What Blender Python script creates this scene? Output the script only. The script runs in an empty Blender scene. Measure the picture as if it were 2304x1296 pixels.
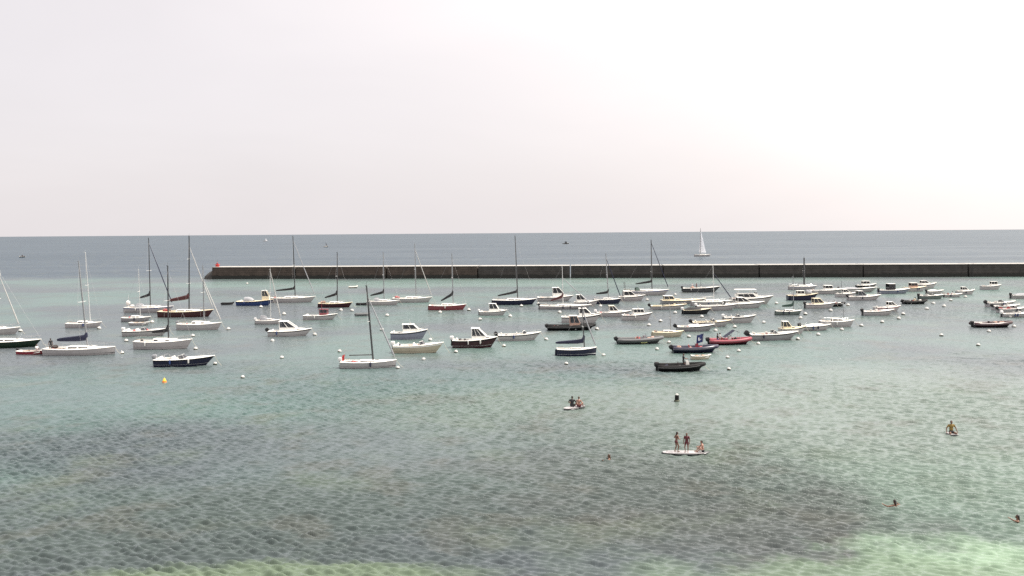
import bpy, math, random
import numpy as np
from mathutils import Vector, Matrix

random.seed(7)
rng = np.random.default_rng(11)
S = bpy.context.scene
COL = S.collection

# ------------------------------------------------------------------ camera
FPX, W0, H0, CAMZ = 2000.0, 2304, 1296, 16.0
PITCH = math.atan((648 - 524) / FPX)
ROLL = math.radians(0.41)
fwd = Vector((0, math.cos(PITCH), -math.sin(PITCH)))
r0, u0 = Vector((1, 0, 0)), Vector((0, math.sin(PITCH), math.cos(PITCH)))
RGT = r0 * math.cos(ROLL) - u0 * math.sin(ROLL)
UPV = r0 * math.sin(ROLL) + u0 * math.cos(ROLL)
CAM = Vector((0, 0, CAMZ))
cd = bpy.data.cameras.new('camera')
cd.sensor_fit = 'HORIZONTAL'
cd.angle = 2 * math.atan(W0 / 2 / FPX)
cd.clip_start, cd.clip_end = 0.5, 200000
cam = bpy.data.objects.new('camera', cd)
COL.objects.link(cam)
M3 = Matrix((RGT, UPV, -fwd)).transposed()
cam.matrix_world = Matrix.Translation(CAM) @ M3.to_4x4()
S.camera = cam

# ------------------------------------------------------------------ light
SUN_EL, SUN_AZ = 60.0, 82.0          # azimuth to the right of the viewing direction
w = bpy.data.worlds.new('World')
S.world = w
w.use_nodes = True
wn, wl = w.node_tree.nodes, w.node_tree.links
wn.clear()
wo = wn.new('ShaderNodeOutputWorld')
bg = wn.new('ShaderNodeBackground')
sky = wn.new('ShaderNodeTexSky')
sky.sky_type = 'NISHITA'
sky.sun_disc = False
sky.sun_elevation = math.radians(SUN_EL)
sky.sun_rotation = math.radians(SUN_AZ)
sky.altitude = 0
sky.air_density = 0.9
sky.dust_density = 4.5
sky.ozone_density = 1.0
# a thin veil of high cloud whitens the whole dome evenly, with the sun's wide glow in it
veil = wn.new('ShaderNodeMix'); veil.data_type = 'RGBA'
veil.inputs['Factor'].default_value = 0.86
tc = wn.new('ShaderNodeTexCoord')
dot = wn.new('ShaderNodeVectorMath'); dot.operation = 'DOT_PRODUCT'
se, sa = math.radians(SUN_EL), math.radians(SUN_AZ)
SUNDIR = Vector((math.sin(sa) * math.cos(se), math.cos(sa) * math.cos(se), math.sin(se)))
dot.inputs[1].default_value = SUNDIR
wl.new(tc.outputs['Generated'], dot.inputs[0])
ramp = wn.new('ShaderNodeMapRange')
ramp.inputs['From Min'].default_value = -0.12
ramp.inputs['From Max'].default_value = 0.75
wl.new(dot.outputs['Value'], ramp.inputs['Value'])
glow = wn.new('ShaderNodeMath'); glow.operation = 'POWER'
glow.inputs[1].default_value = 2.5
wl.new(ramp.outputs['Result'], glow.inputs[0])
vc = wn.new('ShaderNodeMix'); vc.data_type = 'RGBA'
vc.inputs['A'].default_value = (5.85, 5.52, 5.58, 1)
vc.inputs['B'].default_value = (16.0, 14.3, 12.9, 1)
wl.new(glow.outputs['Value'], vc.inputs['Factor'])
# soft streaks in the veil
cn = wn.new('ShaderNodeTexNoise')
cn.inputs['Scale'].default_value = 2.2
cn.inputs['Detail'].default_value = 4
cn.inputs['Distortion'].default_value = 0.4
cmap = wn.new('ShaderNodeMapping')
cmap.inputs['Scale'].default_value = (1, 1, 3.2)
wl.new(tc.outputs['Generated'], cmap.inputs['Vector'])
wl.new(cmap.outputs['Vector'], cn.inputs['Vector'])
cr = wn.new('ShaderNodeMapRange')
cr.inputs['From Min'].default_value = 0.3
cr.inputs['From Max'].default_value = 0.7
cr.inputs['To Min'].default_value = 0.965
cr.inputs['To Max'].default_value = 1.035
wl.new(cn.outputs['Fac'], cr.inputs['Value'])
vm = wn.new('ShaderNodeVectorMath'); vm.operation = 'SCALE'
wl.new(vc.outputs['Result'], vm.inputs[0])
wl.new(cr.outputs['Result'], vm.inputs['Scale'])
wl.new(sky.outputs['Color'], veil.inputs['A'])
wl.new(vm.outputs['Vector'], veil.inputs['B'])
wl.new(veil.outputs['Result'], bg.inputs['Color'])
bg.inputs['Strength'].default_value = 0.10
wl.new(bg.outputs['Background'], wo.inputs['Surface'])

sl = bpy.data.lights.new('sun', 'SUN')
sl.energy = 3.6
sl.angle = math.radians(0.7)
sl.color = (1.0, 0.95, 0.87)
sun = bpy.data.objects.new('sun', sl)
COL.objects.link(sun)
sun.rotation_euler = (-SUNDIR).to_track_quat('-Z', 'Y').to_euler()
S.view_settings.view_transform = 'Standard'
S.view_settings.look = 'None'
S.view_settings.exposure = 0.68
S.view_settings.gamma = 1.0
S.view_settings.use_curve_mapping = False
S.cycles.use_denoising = False
S.render.filter_size = 0.95


# ------------------------------------------------------------------ pixel -> place on the water / on a vertical plane
def ray(x, y):
    return fwd + RGT * ((x - W0 / 2) / FPX) + UPV * ((H0 / 2 - y) / FPX)


def on_water(x, y):
    d = ray(x, y)
    return CAM + d * (-CAMZ / d.z)


def on_plane(x, y, Y):
    d = ray(x, y)
    return CAM + d * (Y / d.y)


# ------------------------------------------------------------------ materials
MATS = {}


def mat(name, col, rough=0.45, metal=0.0, var=0.10, scale=3.0, spec=0.5, bump=0.0, bscale=20, dirt=0.0):
    """plain procedural material: base colour broken up by noise, optional weathering"""
    if name in MATS:
        return MATS[name]
    m = bpy.data.materials.new(name)
    m.use_nodes = True
    nt = m.node_tree
    n, l = nt.nodes, nt.links
    p = n['Principled BSDF']
    p.inputs['Roughness'].default_value = rough
    p.inputs['Metallic'].default_value = metal
    p.inputs['Specular IOR Level'].default_value = spec
    t = n.new('ShaderNodeTexCoord')
    oi = n.new('ShaderNodeObjectInfo')
    ad = n.new('ShaderNodeVectorMath'); ad.operation = 'ADD'
    l.new(t.outputs['Object'], ad.inputs[0])
    l.new(oi.outputs['Location'], ad.inputs[1])
    nz = n.new('ShaderNodeTexNoise')
    nz.inputs['Scale'].default_value = scale
    nz.inputs['Detail'].default_value = 5
    l.new(ad.outputs['Vector'], nz.inputs['Vector'])
    mr = n.new('ShaderNodeMapRange')
    mr.inputs['From Min'].default_value = 0.3
    mr.inputs['From Max'].default_value = 0.7
    mr.inputs['To Min'].default_value = 1 - var
    mr.inputs['To Max'].default_value = 1 + var * 0.6
    l.new(nz.outputs['Fac'], mr.inputs['Value'])
    sc = n.new('ShaderNodeVectorMath'); sc.operation = 'SCALE'
    sc.inputs[0].default_value = col
    l.new(mr.outputs['Result'], sc.inputs['Scale'])
    out = sc.outputs['Vector']
    if dirt:
        mp = n.new('ShaderNodeMapping')
        mp.inputs['Scale'].default_value = (9, 9, 0.8)
        l.new(ad.outputs['Vector'], mp.inputs['Vector'])
        n2 = n.new('ShaderNodeTexNoise')
        n2.inputs['Scale'].default_value = 1.2
        n2.inputs['Detail'].default_value = 4
        l.new(mp.outputs['Vector'], n2.inputs['Vector'])
        m2 = n.new('ShaderNodeMapRange')
        m2.inputs['From Min'].default_value = 0.55
        m2.inputs['From Max'].default_value = 0.8
        m2.inputs['To Max'].default_value = dirt
        l.new(n2.outputs['Fac'], m2.inputs['Value'])
        mx = n.new('ShaderNodeMix'); mx.data_type = 'RGBA'
        l.new(m2.outputs['Result'], mx.inputs['Factor'])
        l.new(out, mx.inputs['A'])
        mx.inputs['B'].default_value = (0.16, 0.13, 0.09, 1)
        out = mx.outputs['Result']
    l.new(out, p.inputs['Base Color'])
    if bump:
        b = n.new('ShaderNodeBump')
        nb = n.new('ShaderNodeTexNoise')
        nb.inputs['Scale'].default_value = bscale
        nb.inputs['Detail'].default_value = 6
        l.new(ad.outputs['Vector'], nb.inputs['Vector'])
        b.inputs['Strength'].default_value = bump
        b.inputs['Distance'].default_value = 0.05
        l.new(nb.outputs['Fac'], b.inputs['Height'])
        l.new(b.outputs['Normal'], p.inputs['Normal'])
    MATS[name] = m
    return m


def glass_mat(name, tint, alpha):
    m = bpy.data.materials.new(name)
    m.use_nodes = True
    n, l = m.node_tree.nodes, m.node_tree.links
    p = n['Principled BSDF']
    nz = n.new('ShaderNodeTexNoise'); nz.inputs['Scale'].default_value = 4
    mr = n.new('ShaderNodeMapRange')
    mr.inputs['To Min'].default_value = 0.03
    mr.inputs['To Max'].default_value = 0.14
    l.new(nz.outputs['Fac'], mr.inputs['Value'])
    l.new(mr.outputs['Result'], p.inputs['Roughness'])
    p.inputs['Base Color'].default_value = (*tint, 1)
    p.inputs['Alpha'].default_value = alpha
    MATS[name] = m
    return m


G = dict(var=0.08, rough=0.3, dirt=0.35)
mat('gelcoat_white_shaded', (0.37, 0.355, 0.36), **G)  # white hulls: shade of their sides put into the colour; decks stay bright
mat('gelcoat_grey', (0.26, 0.255, 0.27), **G)
mat('gelcoat_cream', (0.40, 0.36, 0.28), **G)
mat('gelcoat_navy', (0.011, 0.012, 0.036), **G)
mat('gelcoat_black', (0.010, 0.010, 0.013), **G)
mat('gelcoat_blue', (0.022, 0.045, 0.14), **G)
mat('gelcoat_slate', (0.20, 0.21, 0.27), **G)
mat('gelcoat_maroon', (0.034, 0.008, 0.014), **G)
mat('gelcoat_red', (0.24, 0.03, 0.045), **G)
mat('gelcoat_dullred', (0.20, 0.05, 0.06), **G)
mat('gelcoat_brown', (0.052, 0.018, 0.020), **G)
mat('gelcoat_green', (0.006, 0.022, 0.012), **G)
mat('gelcoat_teal', (0.13, 0.16, 0.15), **G)
mat('gelcoat_darkgrey', (0.06, 0.065, 0.07), **G)
mat('deck_white', (0.80, 0.79, 0.75), 0.5, var=0.1, dirt=0.2)
mat('deck_cream', (0.74, 0.66, 0.48), 0.5, var=0.1, dirt=0.2)
mat('deck_teak', (0.30, 0.19, 0.10), 0.7, var=0.25, scale=8)
mat('deck_grey', (0.32, 0.32, 0.34), 0.6, var=0.15)
mat('deck_dark', (0.10, 0.08, 0.08), 0.6, var=0.15)
mat('antifouling', (0.022, 0.022, 0.026), 0.7, var=0.3)
mat('antifouling_blue', (0.02, 0.03, 0.10), 0.7, var=0.3)
mat('antifouling_red', (0.09, 0.02, 0.02), 0.7, var=0.3)
mat('stripe_white', (0.8, 0.8, 0.8), 0.4)
mat('stripe_red', (0.35, 0.04, 0.04), 0.4)
mat('stripe_blue', (0.03, 0.06, 0.25), 0.4)
mat('canvas_black', (0.018, 0.019, 0.022), 0.85, var=0.25, scale=6, bump=0.4, bscale=14)
mat('canvas_navy', (0.012, 0.015, 0.04), 0.85, var=0.25, scale=6, bump=0.4, bscale=14)
mat('canvas_brown', (0.07, 0.022, 0.024), 0.85, var=0.25, scale=6, bump=0.4, bscale=14)
mat('canvas_green', (0.025, 0.055, 0.045), 0.85, var=0.25, scale=6, bump=0.4, bscale=14)
mat('canvas_grey', (0.28, 0.29, 0.31), 0.85, var=0.2, scale=6, bump=0.4, bscale=14)
mat('canvas_white', (0.75, 0.74, 0.70), 0.8, var=0.12, scale=6, bump=0.4, bscale=14)
mat('canvas_tan', (0.45, 0.30, 0.24), 0.8, var=0.2, scale=6, bump=0.4, bscale=14)
mat('furled_cloth', (0.40, 0.40, 0.39), 0.8, var=0.2, scale=6, bump=0.4, bscale=14)
mat('sailcloth', (0.84, 0.85, 0.87), 0.7, var=0.06, scale=2)
mat('alloy_dark', (0.045, 0.047, 0.05), 0.45, var=0.15)
mat('alloy', (0.30, 0.31, 0.32), 0.4, metal=0.6, var=0.1)
mat('alloy_light', (0.62, 0.63, 0.62), 0.4, metal=0.25, var=0.1)
mat('steel', (0.55, 0.55, 0.55), 0.25, metal=0.9, var=0.1)
mat('rubber_black', (0.010, 0.010, 0.011), 0.7, var=0.2, spec=0.2)
mat('rubber_grey', (0.10, 0.105, 0.11), 0.6, var=0.15)
mat('rubber_red', (0.24, 0.03, 0.05), 0.5, var=0.15)
mat('rubber_white', (0.62, 0.60, 0.54), 0.55, var=0.12)
mat('engine_black', (0.016, 0.016, 0.018), 0.3, var=0.1)
mat('engine_white', (0.7, 0.7, 0.7), 0.3, var=0.1)
mat('engine_grey', (0.25, 0.26, 0.28), 0.3, var=0.1)
mat('vinyl_white', (0.72, 0.70, 0.66), 0.5, var=0.08)
mat('vinyl_dark', (0.05, 0.04, 0.04), 0.5, var=0.1)
mat('vinyl_red', (0.40, 0.06, 0.06), 0.5, var=0.1)
mat('flag_blue', (0.02, 0.03, 0.12), 0.8, var=0.1)
mat('flag_red', (0.5, 0.03, 0.03), 0.8, var=0.1)
mat('flag_white', (0.8, 0.8, 0.8), 0.8, var=0.05)
mat('sign_yellow', (0.7, 0.68, 0.30), 0.5, var=0.1)
mat('buoy_white', (0.50, 0.50, 0.48), 0.4, var=0.1, dirt=0.4)
mat('buoy_weed', (0.05, 0.055, 0.035), 0.8, var=0.4)
mat('buoy_orange', (0.75, 0.22, 0.02), 0.4, var=0.1)
mat('buoy_yellow', (0.75, 0.55, 0.04), 0.4, var=0.1)
mat('buoy_red', (0.5, 0.04, 0.03), 0.4, var=0.1)
mat('skin_tan', (0.15, 0.075, 0.047), 0.5, var=0.08)
mat('skin_dark', (0.17, 0.085, 0.05), 0.5, var=0.08)
mat('skin_pale', (0.32, 0.17, 0.125), 0.5, var=0.08)
mat('hair_dark', (0.016, 0.012, 0.01), 0.5, var=0.3, scale=20)
mat('hair_brown', (0.06, 0.035, 0.02), 0.5, var=0.3, scale=20)
mat('cloth_black', (0.015, 0.015, 0.018), 0.7, var=0.2)
mat('cloth_maroon', (0.09, 0.015, 0.02), 0.7, var=0.2)
mat('cloth_white', (0.7, 0.68, 0.66), 0.8, var=0.1)
mat('cloth_yellow', (0.20, 0.13, 0.03), 0.8, var=0.1)
mat('cloth_blue', (0.03, 0.05, 0.16), 0.8, var=0.1)
mat('rope', (0.45, 0.42, 0.34), 0.9, var=0.2)
mat('stone', (0.058, 0.045, 0.037), 0.9, var=0.35, scale=0.6, bump=0.8, bscale=3)
mat('stone_slate', (0.044, 0.042, 0.040), 0.9, var=0.35, scale=0.6, bump=0.8, bscale=3)
mat('stone_weed', (0.012, 0.013, 0.011), 0.8, var=0.4, scale=1.2, bump=0.8, bscale=5)
mat('concrete_cap', (0.37, 0.36, 0.34), 0.9, var=0.2, scale=0.7, bump=0.5, bscale=6)
_sc = MATS['sailcloth']
_n, _l = _sc.node_tree.nodes, _sc.node_tree.links
_t = _n.new('ShaderNodeBsdfTranslucent'); _t.inputs['Color'].default_value = (0.88, 0.90, 0.94, 1)
_x = _n.new('ShaderNodeMixShader'); _x.inputs['Fac'].default_value = 0.45
_l.new(_n['Principled BSDF'].outputs['BSDF'], _x.inputs[1])
_l.new(_t.outputs['BSDF'], _x.inputs[2])
_l.new(_x.outputs['Shader'], _n['Material Output'].inputs['Surface'])
glass_mat('glass_dark', (0.012, 0.014, 0.018), 1.0)
glass_mat('glass_tint', (0.03, 0.035, 0.045), 0.62)


# ------------------------------------------------------------------ mesh builder
class MB:
    def __init__(s):
        s.v, s.f = [], []

    def add(s, vs, fs):
        o = len(s.v)
        s.v += [tuple(p) for p in vs]
        s.f += [tuple(i + o for i in f) for f in fs]
        return s

    def box(s, c, d, rz=0.0, taper=1.0):
        x, y, z = d[0] / 2, d[1] / 2, d[2] / 2
        vs = []
        for sz, t in ((-z, 1), (z, taper)):
            for sx, sy in ((-x, -y), (x, -y), (x, y), (-x, y)):
                a, b = sx * t, sy * t
                vs.append((c[0] + a * math.cos(rz) - b * math.sin(rz), c[1] + a * math.sin(rz) + b * math.cos(rz), c[2] + sz))
        return s.add(vs, [(3, 2, 1, 0), (4, 5, 6, 7), (0, 1, 5, 4), (1, 2, 6, 5), (2, 3, 7, 6), (3, 0, 4, 7)])

    def loft(s, secs, closed=True, cap=True):
        n = len(secs[0])
        vs = [p for q in secs for p in q]
        fs = []
        for i in range(len(secs) - 1):
            for j in range(n if closed else n - 1):
                k = (j + 1) % n
                fs.append((i * n + j, i * n + k, (i + 1) * n + k, (i + 1) * n + j))
        if cap:
            fs.append(tuple(reversed(range(n))))
            fs.append(tuple((len(secs) - 1) * n + j for j in range(n)))
        return s.add(vs, fs)

    def tube(s, pts, rad, n=6, flat=1.0):
        pts = [Vector(p) for p in pts]
        if not hasattr(rad, '__len__'):
            rad = [rad] * len(pts)
        secs = []
        a = None
        for i, p in enumerate(pts):
            d = (pts[min(i + 1, len(pts) - 1)] - pts[max(i - 1, 0)])
            d = d.normalized() if d.length > 1e-9 else Vector((0, 0, 1))
            if a is None:
                a = d.cross(Vector((0, 1, 0)) if abs(d.y) < 0.9 else Vector((1, 0, 0))).normalized()
            else:
                a = (a - d * a.dot(d)).normalized()
            b = d.cross(a)
            secs.append([p + a * (math.cos(2 * math.pi * k / n) * rad[i]) + b * (math.sin(2 * math.pi * k / n) * rad[i] * flat) for k in range(n)])
        return s.loft(secs)

    def lathe(s, prof, c=(0, 0, 0), n=12):
        secs = [[(c[0] + r * math.cos(2 * math.pi * k / n), c[1] + r * math.sin(2 * math.pi * k / n), c[2] + z) for k in range(n)] for r, z in prof]
        return s.loft(secs)

    def slab(s, q, th):
        q = [Vector(p) for p in q]
        nrm = (q[1] - q[0]).cross(q[3] - q[0]).normalized() * th * 0.5
        vs = [p - nrm for p in q] + [p + nrm for p in q]
        return s.add(vs, [(3, 2, 1, 0), (4, 5, 6, 7), (0, 1, 5, 4), (1, 2, 6, 5), (2, 3, 7, 6), (3, 0, 4, 7)])

    def ball(s, c, r, n=10, m=7):
        if not hasattr(r, '__len__'):
            r = (r, r, r)
        vs, fs = [], []
        for i in range(m + 1):
            t = math.pi * i / m
            for k in range(n):
                a = 2 * math.pi * k / n
                q = max(math.sin(t), 0.02)
                vs.append((c[0] + r[0] * q * math.cos(a), c[1] + r[1] * q * math.sin(a), c[2] - r[2] * math.cos(t)))
        for i in range(m):
            for k in range(n):
                k2 = (k + 1) % n
                fs.append((i * n + k, i * n + k2, (i + 1) * n + k2, (i + 1) * n + k))
        fs.append(tuple(reversed(range(n))))
        fs.append(tuple(m * n + k for k in range(n)))
        return s.add(vs, fs)

    def build(s, name, m, parent=None, smooth=False, angle=40):
        me = bpy.data.meshes.new(name)
        me.from_pydata(s.v, [], s.f)
        me.materials.append(MATS[m] if isinstance(m, str) else m)
        o = bpy.data.objects.new(name, me)
        COL.objects.link(o)
        if parent is not None:
            o.parent = parent
        if smooth:
            me.polygons.foreach_set('use_smooth', [True] * len(me.polygons))
            try:
                me.set_sharp_from_angle(angle=math.radians(angle))
            except Exception:
                pass
        return o


def tag(o, label=None, cat=None, group=None, kind=None):
    for k, v in (('label', label), ('category', cat), ('group', group), ('kind', kind)):
        if v:
            o[k] = v
    return o


def empty(name, loc, rz=0.0):
    o = bpy.data.objects.new(name, None)
    o.empty_display_size = 0.3
    COL.objects.link(o)
    o.location = loc
    o.rotation_euler = (0, 0, rz)
    return o


# ------------------------------------------------------------------ sea
def graded(a, b, d0, grow, start=0.0):
    out, x = [a], a
    while x < b:
        x += d0 + max(0.0, x - start) * grow
        out.append(x)
    return out


ys = graded(37.5, 110.0, 0.050, 0.0016, 40)
ys = ys + graded(ys[-1], 420.0, 0.18, 0.02, 110)[1:]
yfar = [470, 560, 700, 950, 1400, 2200, 4000, 9000, 25000, 70000]
yn = [-3000, -500, -120, -40, 0, 15, 24, 30, 33]
ys = np.array(yn + ys + yfar)
xp = graded(0.0, 70.0, 0.125, 0.0060, 32)
xp = xp + graded(xp[-1], 250.0, 0.33, 0.02, 70)[1:]
xf = [300, 420, 700, 1400, 3500, 10000, 30000, 70000]
xs = np.array(sorted([-a for a in xp[1:] + xf]) + xp + xf)
dx = np.gradient(xs)
dy = np.gradient(ys)
X, Y = np.meshgrid(xs, ys)
DX, DY = np.meshgrid(dx, dy)
Z = np.zeros_like(X)
inside = np.clip((300 - np.abs(X)) / 60, 0, 1) * np.clip((430 - Y) / 60, 0, 1) * np.clip((Y - 33) / 4, 0, 1)
NW = 72
lam = np.exp(rng.normal(math.log(0.37), 0.40, NW)).clip(0.21, 1.6)
ang = np.radians(247) + rng.normal(0, 0.36, NW)        # travelling towards the beach and a little to the left
lam[54:] = np.exp(rng.normal(math.log(1.7), 0.35, NW - 54))      # longer wavelets, seen farther out
env1 = 0.80 + 0.38 * np.sin(X * 0.11 + 0.6 * np.sin(Y * 0.07)) * np.sin(Y * 0.13 + 0.7 * np.sin(X * 0.05))
for k in range(NW):
    kx, ky = 2 * math.pi / lam[k] * math.cos(ang[k]), 2 * math.pi / lam[k] * math.sin(ang[k])
    samp = lam[k] / np.maximum(np.abs(math.cos(ang[k])) * DX, np.abs(math.sin(ang[k])) * DY)
    keep = np.clip((samp - 2.6) / 2.5, 0, 1)
    amp = 0.0275 * lam[k] ** 0.97 if k < 54 else 0.0045 * lam[k] ** 0.9
    ph = rng.uniform(0, 6.28)
    Z += amp * keep * np.sin(kx * X + ky * Y + ph + 0.5 * np.sin(X * 0.31 + k) + 0.5 * np.sin(Y * 0.27 + 2 * k))
Z *= inside * env1
nx, ny = len(xs), len(ys)
idx = np.arange(nx * ny).reshape(ny, nx)
quads = np.stack([idx[:-1, :-1], idx[:-1, 1:], idx[1:, 1:], idx[1:, :-1]], -1).reshape(-1, 4)
me = bpy.data.meshes.new('sea')
me.vertices.add(nx * ny)
me.vertices.foreach_set('co', np.stack([X, Y, Z], -1).reshape(-1).astype(np.float32))
me.loops.add(quads.size)
me.loops.foreach_set('vertex_index', quads.reshape(-1).astype(np.int32))
me.polygons.add(len(quads))
me.polygons.foreach_set('loop_start', (np.arange(len(quads)) * 4).astype(np.int32))
me.polygons.foreach_set('use_smooth', np.ones(len(quads), dtype=bool))
me.update(calc_edges=True)
sea = bpy.data.objects.new('sea', me)
COL.objects.link(sea)
sea['kind'] = 'structure'
sea['label'] = 'rippled grey green sea over sand and weed patches'


def sea_material():
    m = bpy.data.materials.new('sea_water')
    m.use_nodes = True
    n, l = m.node_tree.nodes, m.node_tree.links
    p = n['Principled BSDF']
    geo = n.new('ShaderNodeNewGeometry')
    flat = n.new('ShaderNodeVectorMath'); flat.operation = 'MULTIPLY'
    flat.inputs[1].default_value = (1, 1, 0)
    l.new(geo.outputs['Position'], flat.inputs[0])

    def noise(scale, detail=4, sx=1.0, sy=1.0, rot=0.0, rough=0.55, off=0.0):
        mp = n.new('ShaderNodeMapping')
        mp.inputs['Scale'].default_value = (scale * sx, scale * sy, 1)
        mp.inputs['Rotation'].default_value = (0, 0, rot)
        mp.inputs['Location'].default_value = (off, off * 0.7, 0)
        l.new(flat.outputs['Vector'], mp.inputs['Vector'])
        t = n.new('ShaderNodeTexNoise')
        t.inputs['Scale'].default_value = 1.0
        t.inputs['Detail'].default_value = detail
        t.inputs['Roughness'].default_value = rough
        l.new(mp.outputs['Vector'], t.inputs['Vector'])
        return t

    def rng_(sock, a, b, c=0.0, d=1.0):
        r = n.new('ShaderNodeMapRange')
        r.interpolation_type = 'SMOOTHSTEP'
        for k, v in (('From Min', a), ('From Max', b), ('To Min', c), ('To Max', d)):
            r.inputs[k].default_value = v
        l.new(sock, r.inputs['Value'])
        return r.outputs['Result']

    def mixc(fac, a, col):
        x = n.new('ShaderNodeMix'); x.data_type = 'RGBA'
        l.new(fac, x.inputs['Factor'])
        if isinstance(a, tuple):
            x.inputs['A'].default_value = (*a, 1)
        else:
            l.new(a, x.inputs['A'])
        x.inputs['B'].default_value = (*col, 1)
        return x.outputs['Result']

    def mul(a, b):
        x = n.new('ShaderNodeMath'); x.operation = 'MULTIPLY'
        l.new(a, x.inputs[0])
        if isinstance(b, float):
            x.inputs[1].default_value = b
        else:
            l.new(b, x.inputs[1])
        return x.outputs['Value']

    warp = noise(0.045, 5)
    wv = n.new('ShaderNodeVectorMath'); wv.operation = 'MULTIPLY_ADD'
    l.new(warp.outputs['Color'], wv.inputs[0])
    wv.inputs[1].default_value = (26, 26, 0)
    off = n.new('ShaderNodeVectorMath'); off.operation = 'SUBTRACT'
    l.new(flat.outputs['Vector'], off.inputs[0])
    off.inputs[1].default_value = (13, 13, 0)
    l.new(off.outputs['Vector'], wv.inputs[2])
    fine = noise(0.35, 5)
    fv = n.new('ShaderNodeVectorMath'); fv.operation = 'MULTIPLY_ADD'
    l.new(fine.outputs['Color'], fv.inputs[0])
    fv.inputs[1].default_value = (8, 8, 0)
    l.new(wv.outputs['Vector'], fv.inputs[2])

    f2 = n.new('ShaderNodeVectorMath'); f2.operation = 'MULTIPLY_ADD'
    l.new(fine.outputs['Color'], f2.inputs[0])
    f2.inputs[1].default_value = (8, 3, 0)
    f3 = n.new('ShaderNodeVectorMath'); f3.operation = 'ADD'
    f3.inputs[1].default_value = (0, 2.5, 0)
    l.new(flat.outputs['Vector'], f3.inputs[0])
    l.new(f3.outputs['Vector'], f2.inputs[2])

    def patch(px, py, rx, ry, soft=0.75, rot=0.0, near=False):
        c = on_water(px, py)
        mp = n.new('ShaderNodeMapping'); mp.vector_type = 'TEXTURE'
        mp.inputs['Location'].default_value = (c.x + 4, c.y + 4, 0)
        mp.inputs['Rotation'].default_value = (0, 0, rot)
        mp.inputs['Scale'].default_value = (rx, ry, 1)
        l.new((f2 if near else fv).outputs['Vector'], mp.inputs['Vector'])
        ln = n.new('ShaderNodeVectorMath'); ln.operation = 'LENGTH'
        l.new(mp.outputs['Vector'], ln.inputs[0])
        return rng_(ln.outputs['Value'], 1 - soft / 2, 1 + soft / 2, 1.0, 0.0)

    deep, teal = (0.094, 0.112, 0.122), (0.108, 0.165, 0.152)
    weed, weed2, sand = (0.086, 0.110, 0.106), (0.114, 0.116, 0.102), (0.28, 0.39, 0.29)
    c = mixc(rng_(noise(0.021, 4, off=31).outputs['Fac'], 0.42, 0.62), deep, teal)
    # the floor drops away outside the mole
    sy0 = n.new('ShaderNodeSeparateXYZ')
    l.new(wv.outputs['Vector'], sy0.inputs[0])
    c = mixc(rng_(sy0.outputs['Y'], 315, 360), c, (0.040, 0.062, 0.084))
    # sandy floor showing teal in a band off the beach, and along the mole
    c = mixc(mul(patch(600, 880, 62, 15), 0.6), c, (0.105, 0.170, 0.160))
    c = mixc(mul(patch(1750, 960, 36, 22), 0.8), c, (0.150, 0.190, 0.170))
    c = mixc(mul(patch(2250, 930, 26, 28), 0.8), c, (0.190, 0.235, 0.215))
    c = mixc(mul(patch(1000, 637, 120, 20), 0.8), c, (0.125, 0.195, 0.172))
    # weed beds
    c = mixc(mul(patch(1000, 1130, 20, 8, 1.1), 0.7), c, weed)
    c = mixc(mul(patch(420, 1180, 16, 8, 1.1), 0.7), c, weed)
    c = mixc(mul(patch(650, 1000, 24, 8, 1.0), 0.6), c, (0.088, 0.114, 0.122))
    c = mixc(mul(patch(1650, 1160, 12, 6, 0.9), 0.6), c, (0.100, 0.106, 0.104))
    c = mixc(mul(patch(1300, 1040, 12, 6, 0.9), 0.5), c, (0.085, 0.092, 0.095))
    c = mixc(mul(rng_(noise(0.16, 6, off=7).outputs['Fac'], 0.52, 0.66), 0.40), c, weed2)
    c = mixc(mul(rng_(noise(0.12, 6, off=77).outputs['Fac'], 0.54, 0.70), 0.35), c, (0.13, 0.165, 0.125))
    # clean shallow sand
    c = mixc(mul(patch(640, 1296, 8.5, 1.7, 0.7, 0.0, True), 0.9), c, (0.155, 0.205, 0.145))
    c = mixc(mul(patch(2330, 1130, 9, 13, 1.2), 0.55), c, (0.175, 0.245, 0.205))
    c = mixc(mul(patch(2320, 1290, 8.0, 5.5, 1.0), 1.0), c, sand)
    c = mixc(mul(patch(1850, 1290, 9, 3.0, 0.9), 0.75), c, (0.18, 0.245, 0.18))
    dim = n.new('ShaderNodeVectorMath'); dim.operation = 'SCALE'
    dim.inputs['Scale'].default_value = 0.73
    l.new(c, dim.inputs[0])
    # wind lanes: smoother and rougher water
    lane = noise(0.012, 4, sx=0.35, sy=1.6, off=3)
    # ripples finer than the mesh; farther out, where the mesh is coarse, they stand for all the waves
    sx_ = n.new('ShaderNodeSeparateXYZ')
    l.new(geo.outputs['Position'], sx_.inputs[0])
    reach = rng_(sx_.outputs['Y'], 45, 260, 0.75, 1.0)
    lane2 = noise(0.0022, 4, sx=0.35, sy=2.2, off=9)
    amp = mul(mul(reach, rng_(lane.outputs['Fac'], 0.3, 0.65, 0.72, 1.15)), rng_(lane2.outputs['Fac'], 0.35, 0.65, 0.62, 1.2))
    b = noise(2.8, 3, sx=0.7, sy=1.3, rot=-0.1, off=5, rough=0.6)
    ctr = n.new('ShaderNodeVectorMath'); ctr.operation = 'SUBTRACT'
    l.new(b.outputs['Color'], ctr.inputs[0])
    ctr.inputs[1].default_value = (0.5, 0.5, 0.5)
    aniso = n.new('ShaderNodeVectorMath'); aniso.operation = 'MULTIPLY'
    aniso.inputs[1].default_value = (1.0, 1.7, 0.0)
    l.new(ctr.outputs['Vector'], aniso.inputs[0])
    scl = n.new('ShaderNodeVectorMath'); scl.operation = 'SCALE'
    l.new(aniso.outputs['Vector'], scl.inputs[0])
    l.new(amp, scl.inputs['Scale'])
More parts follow.
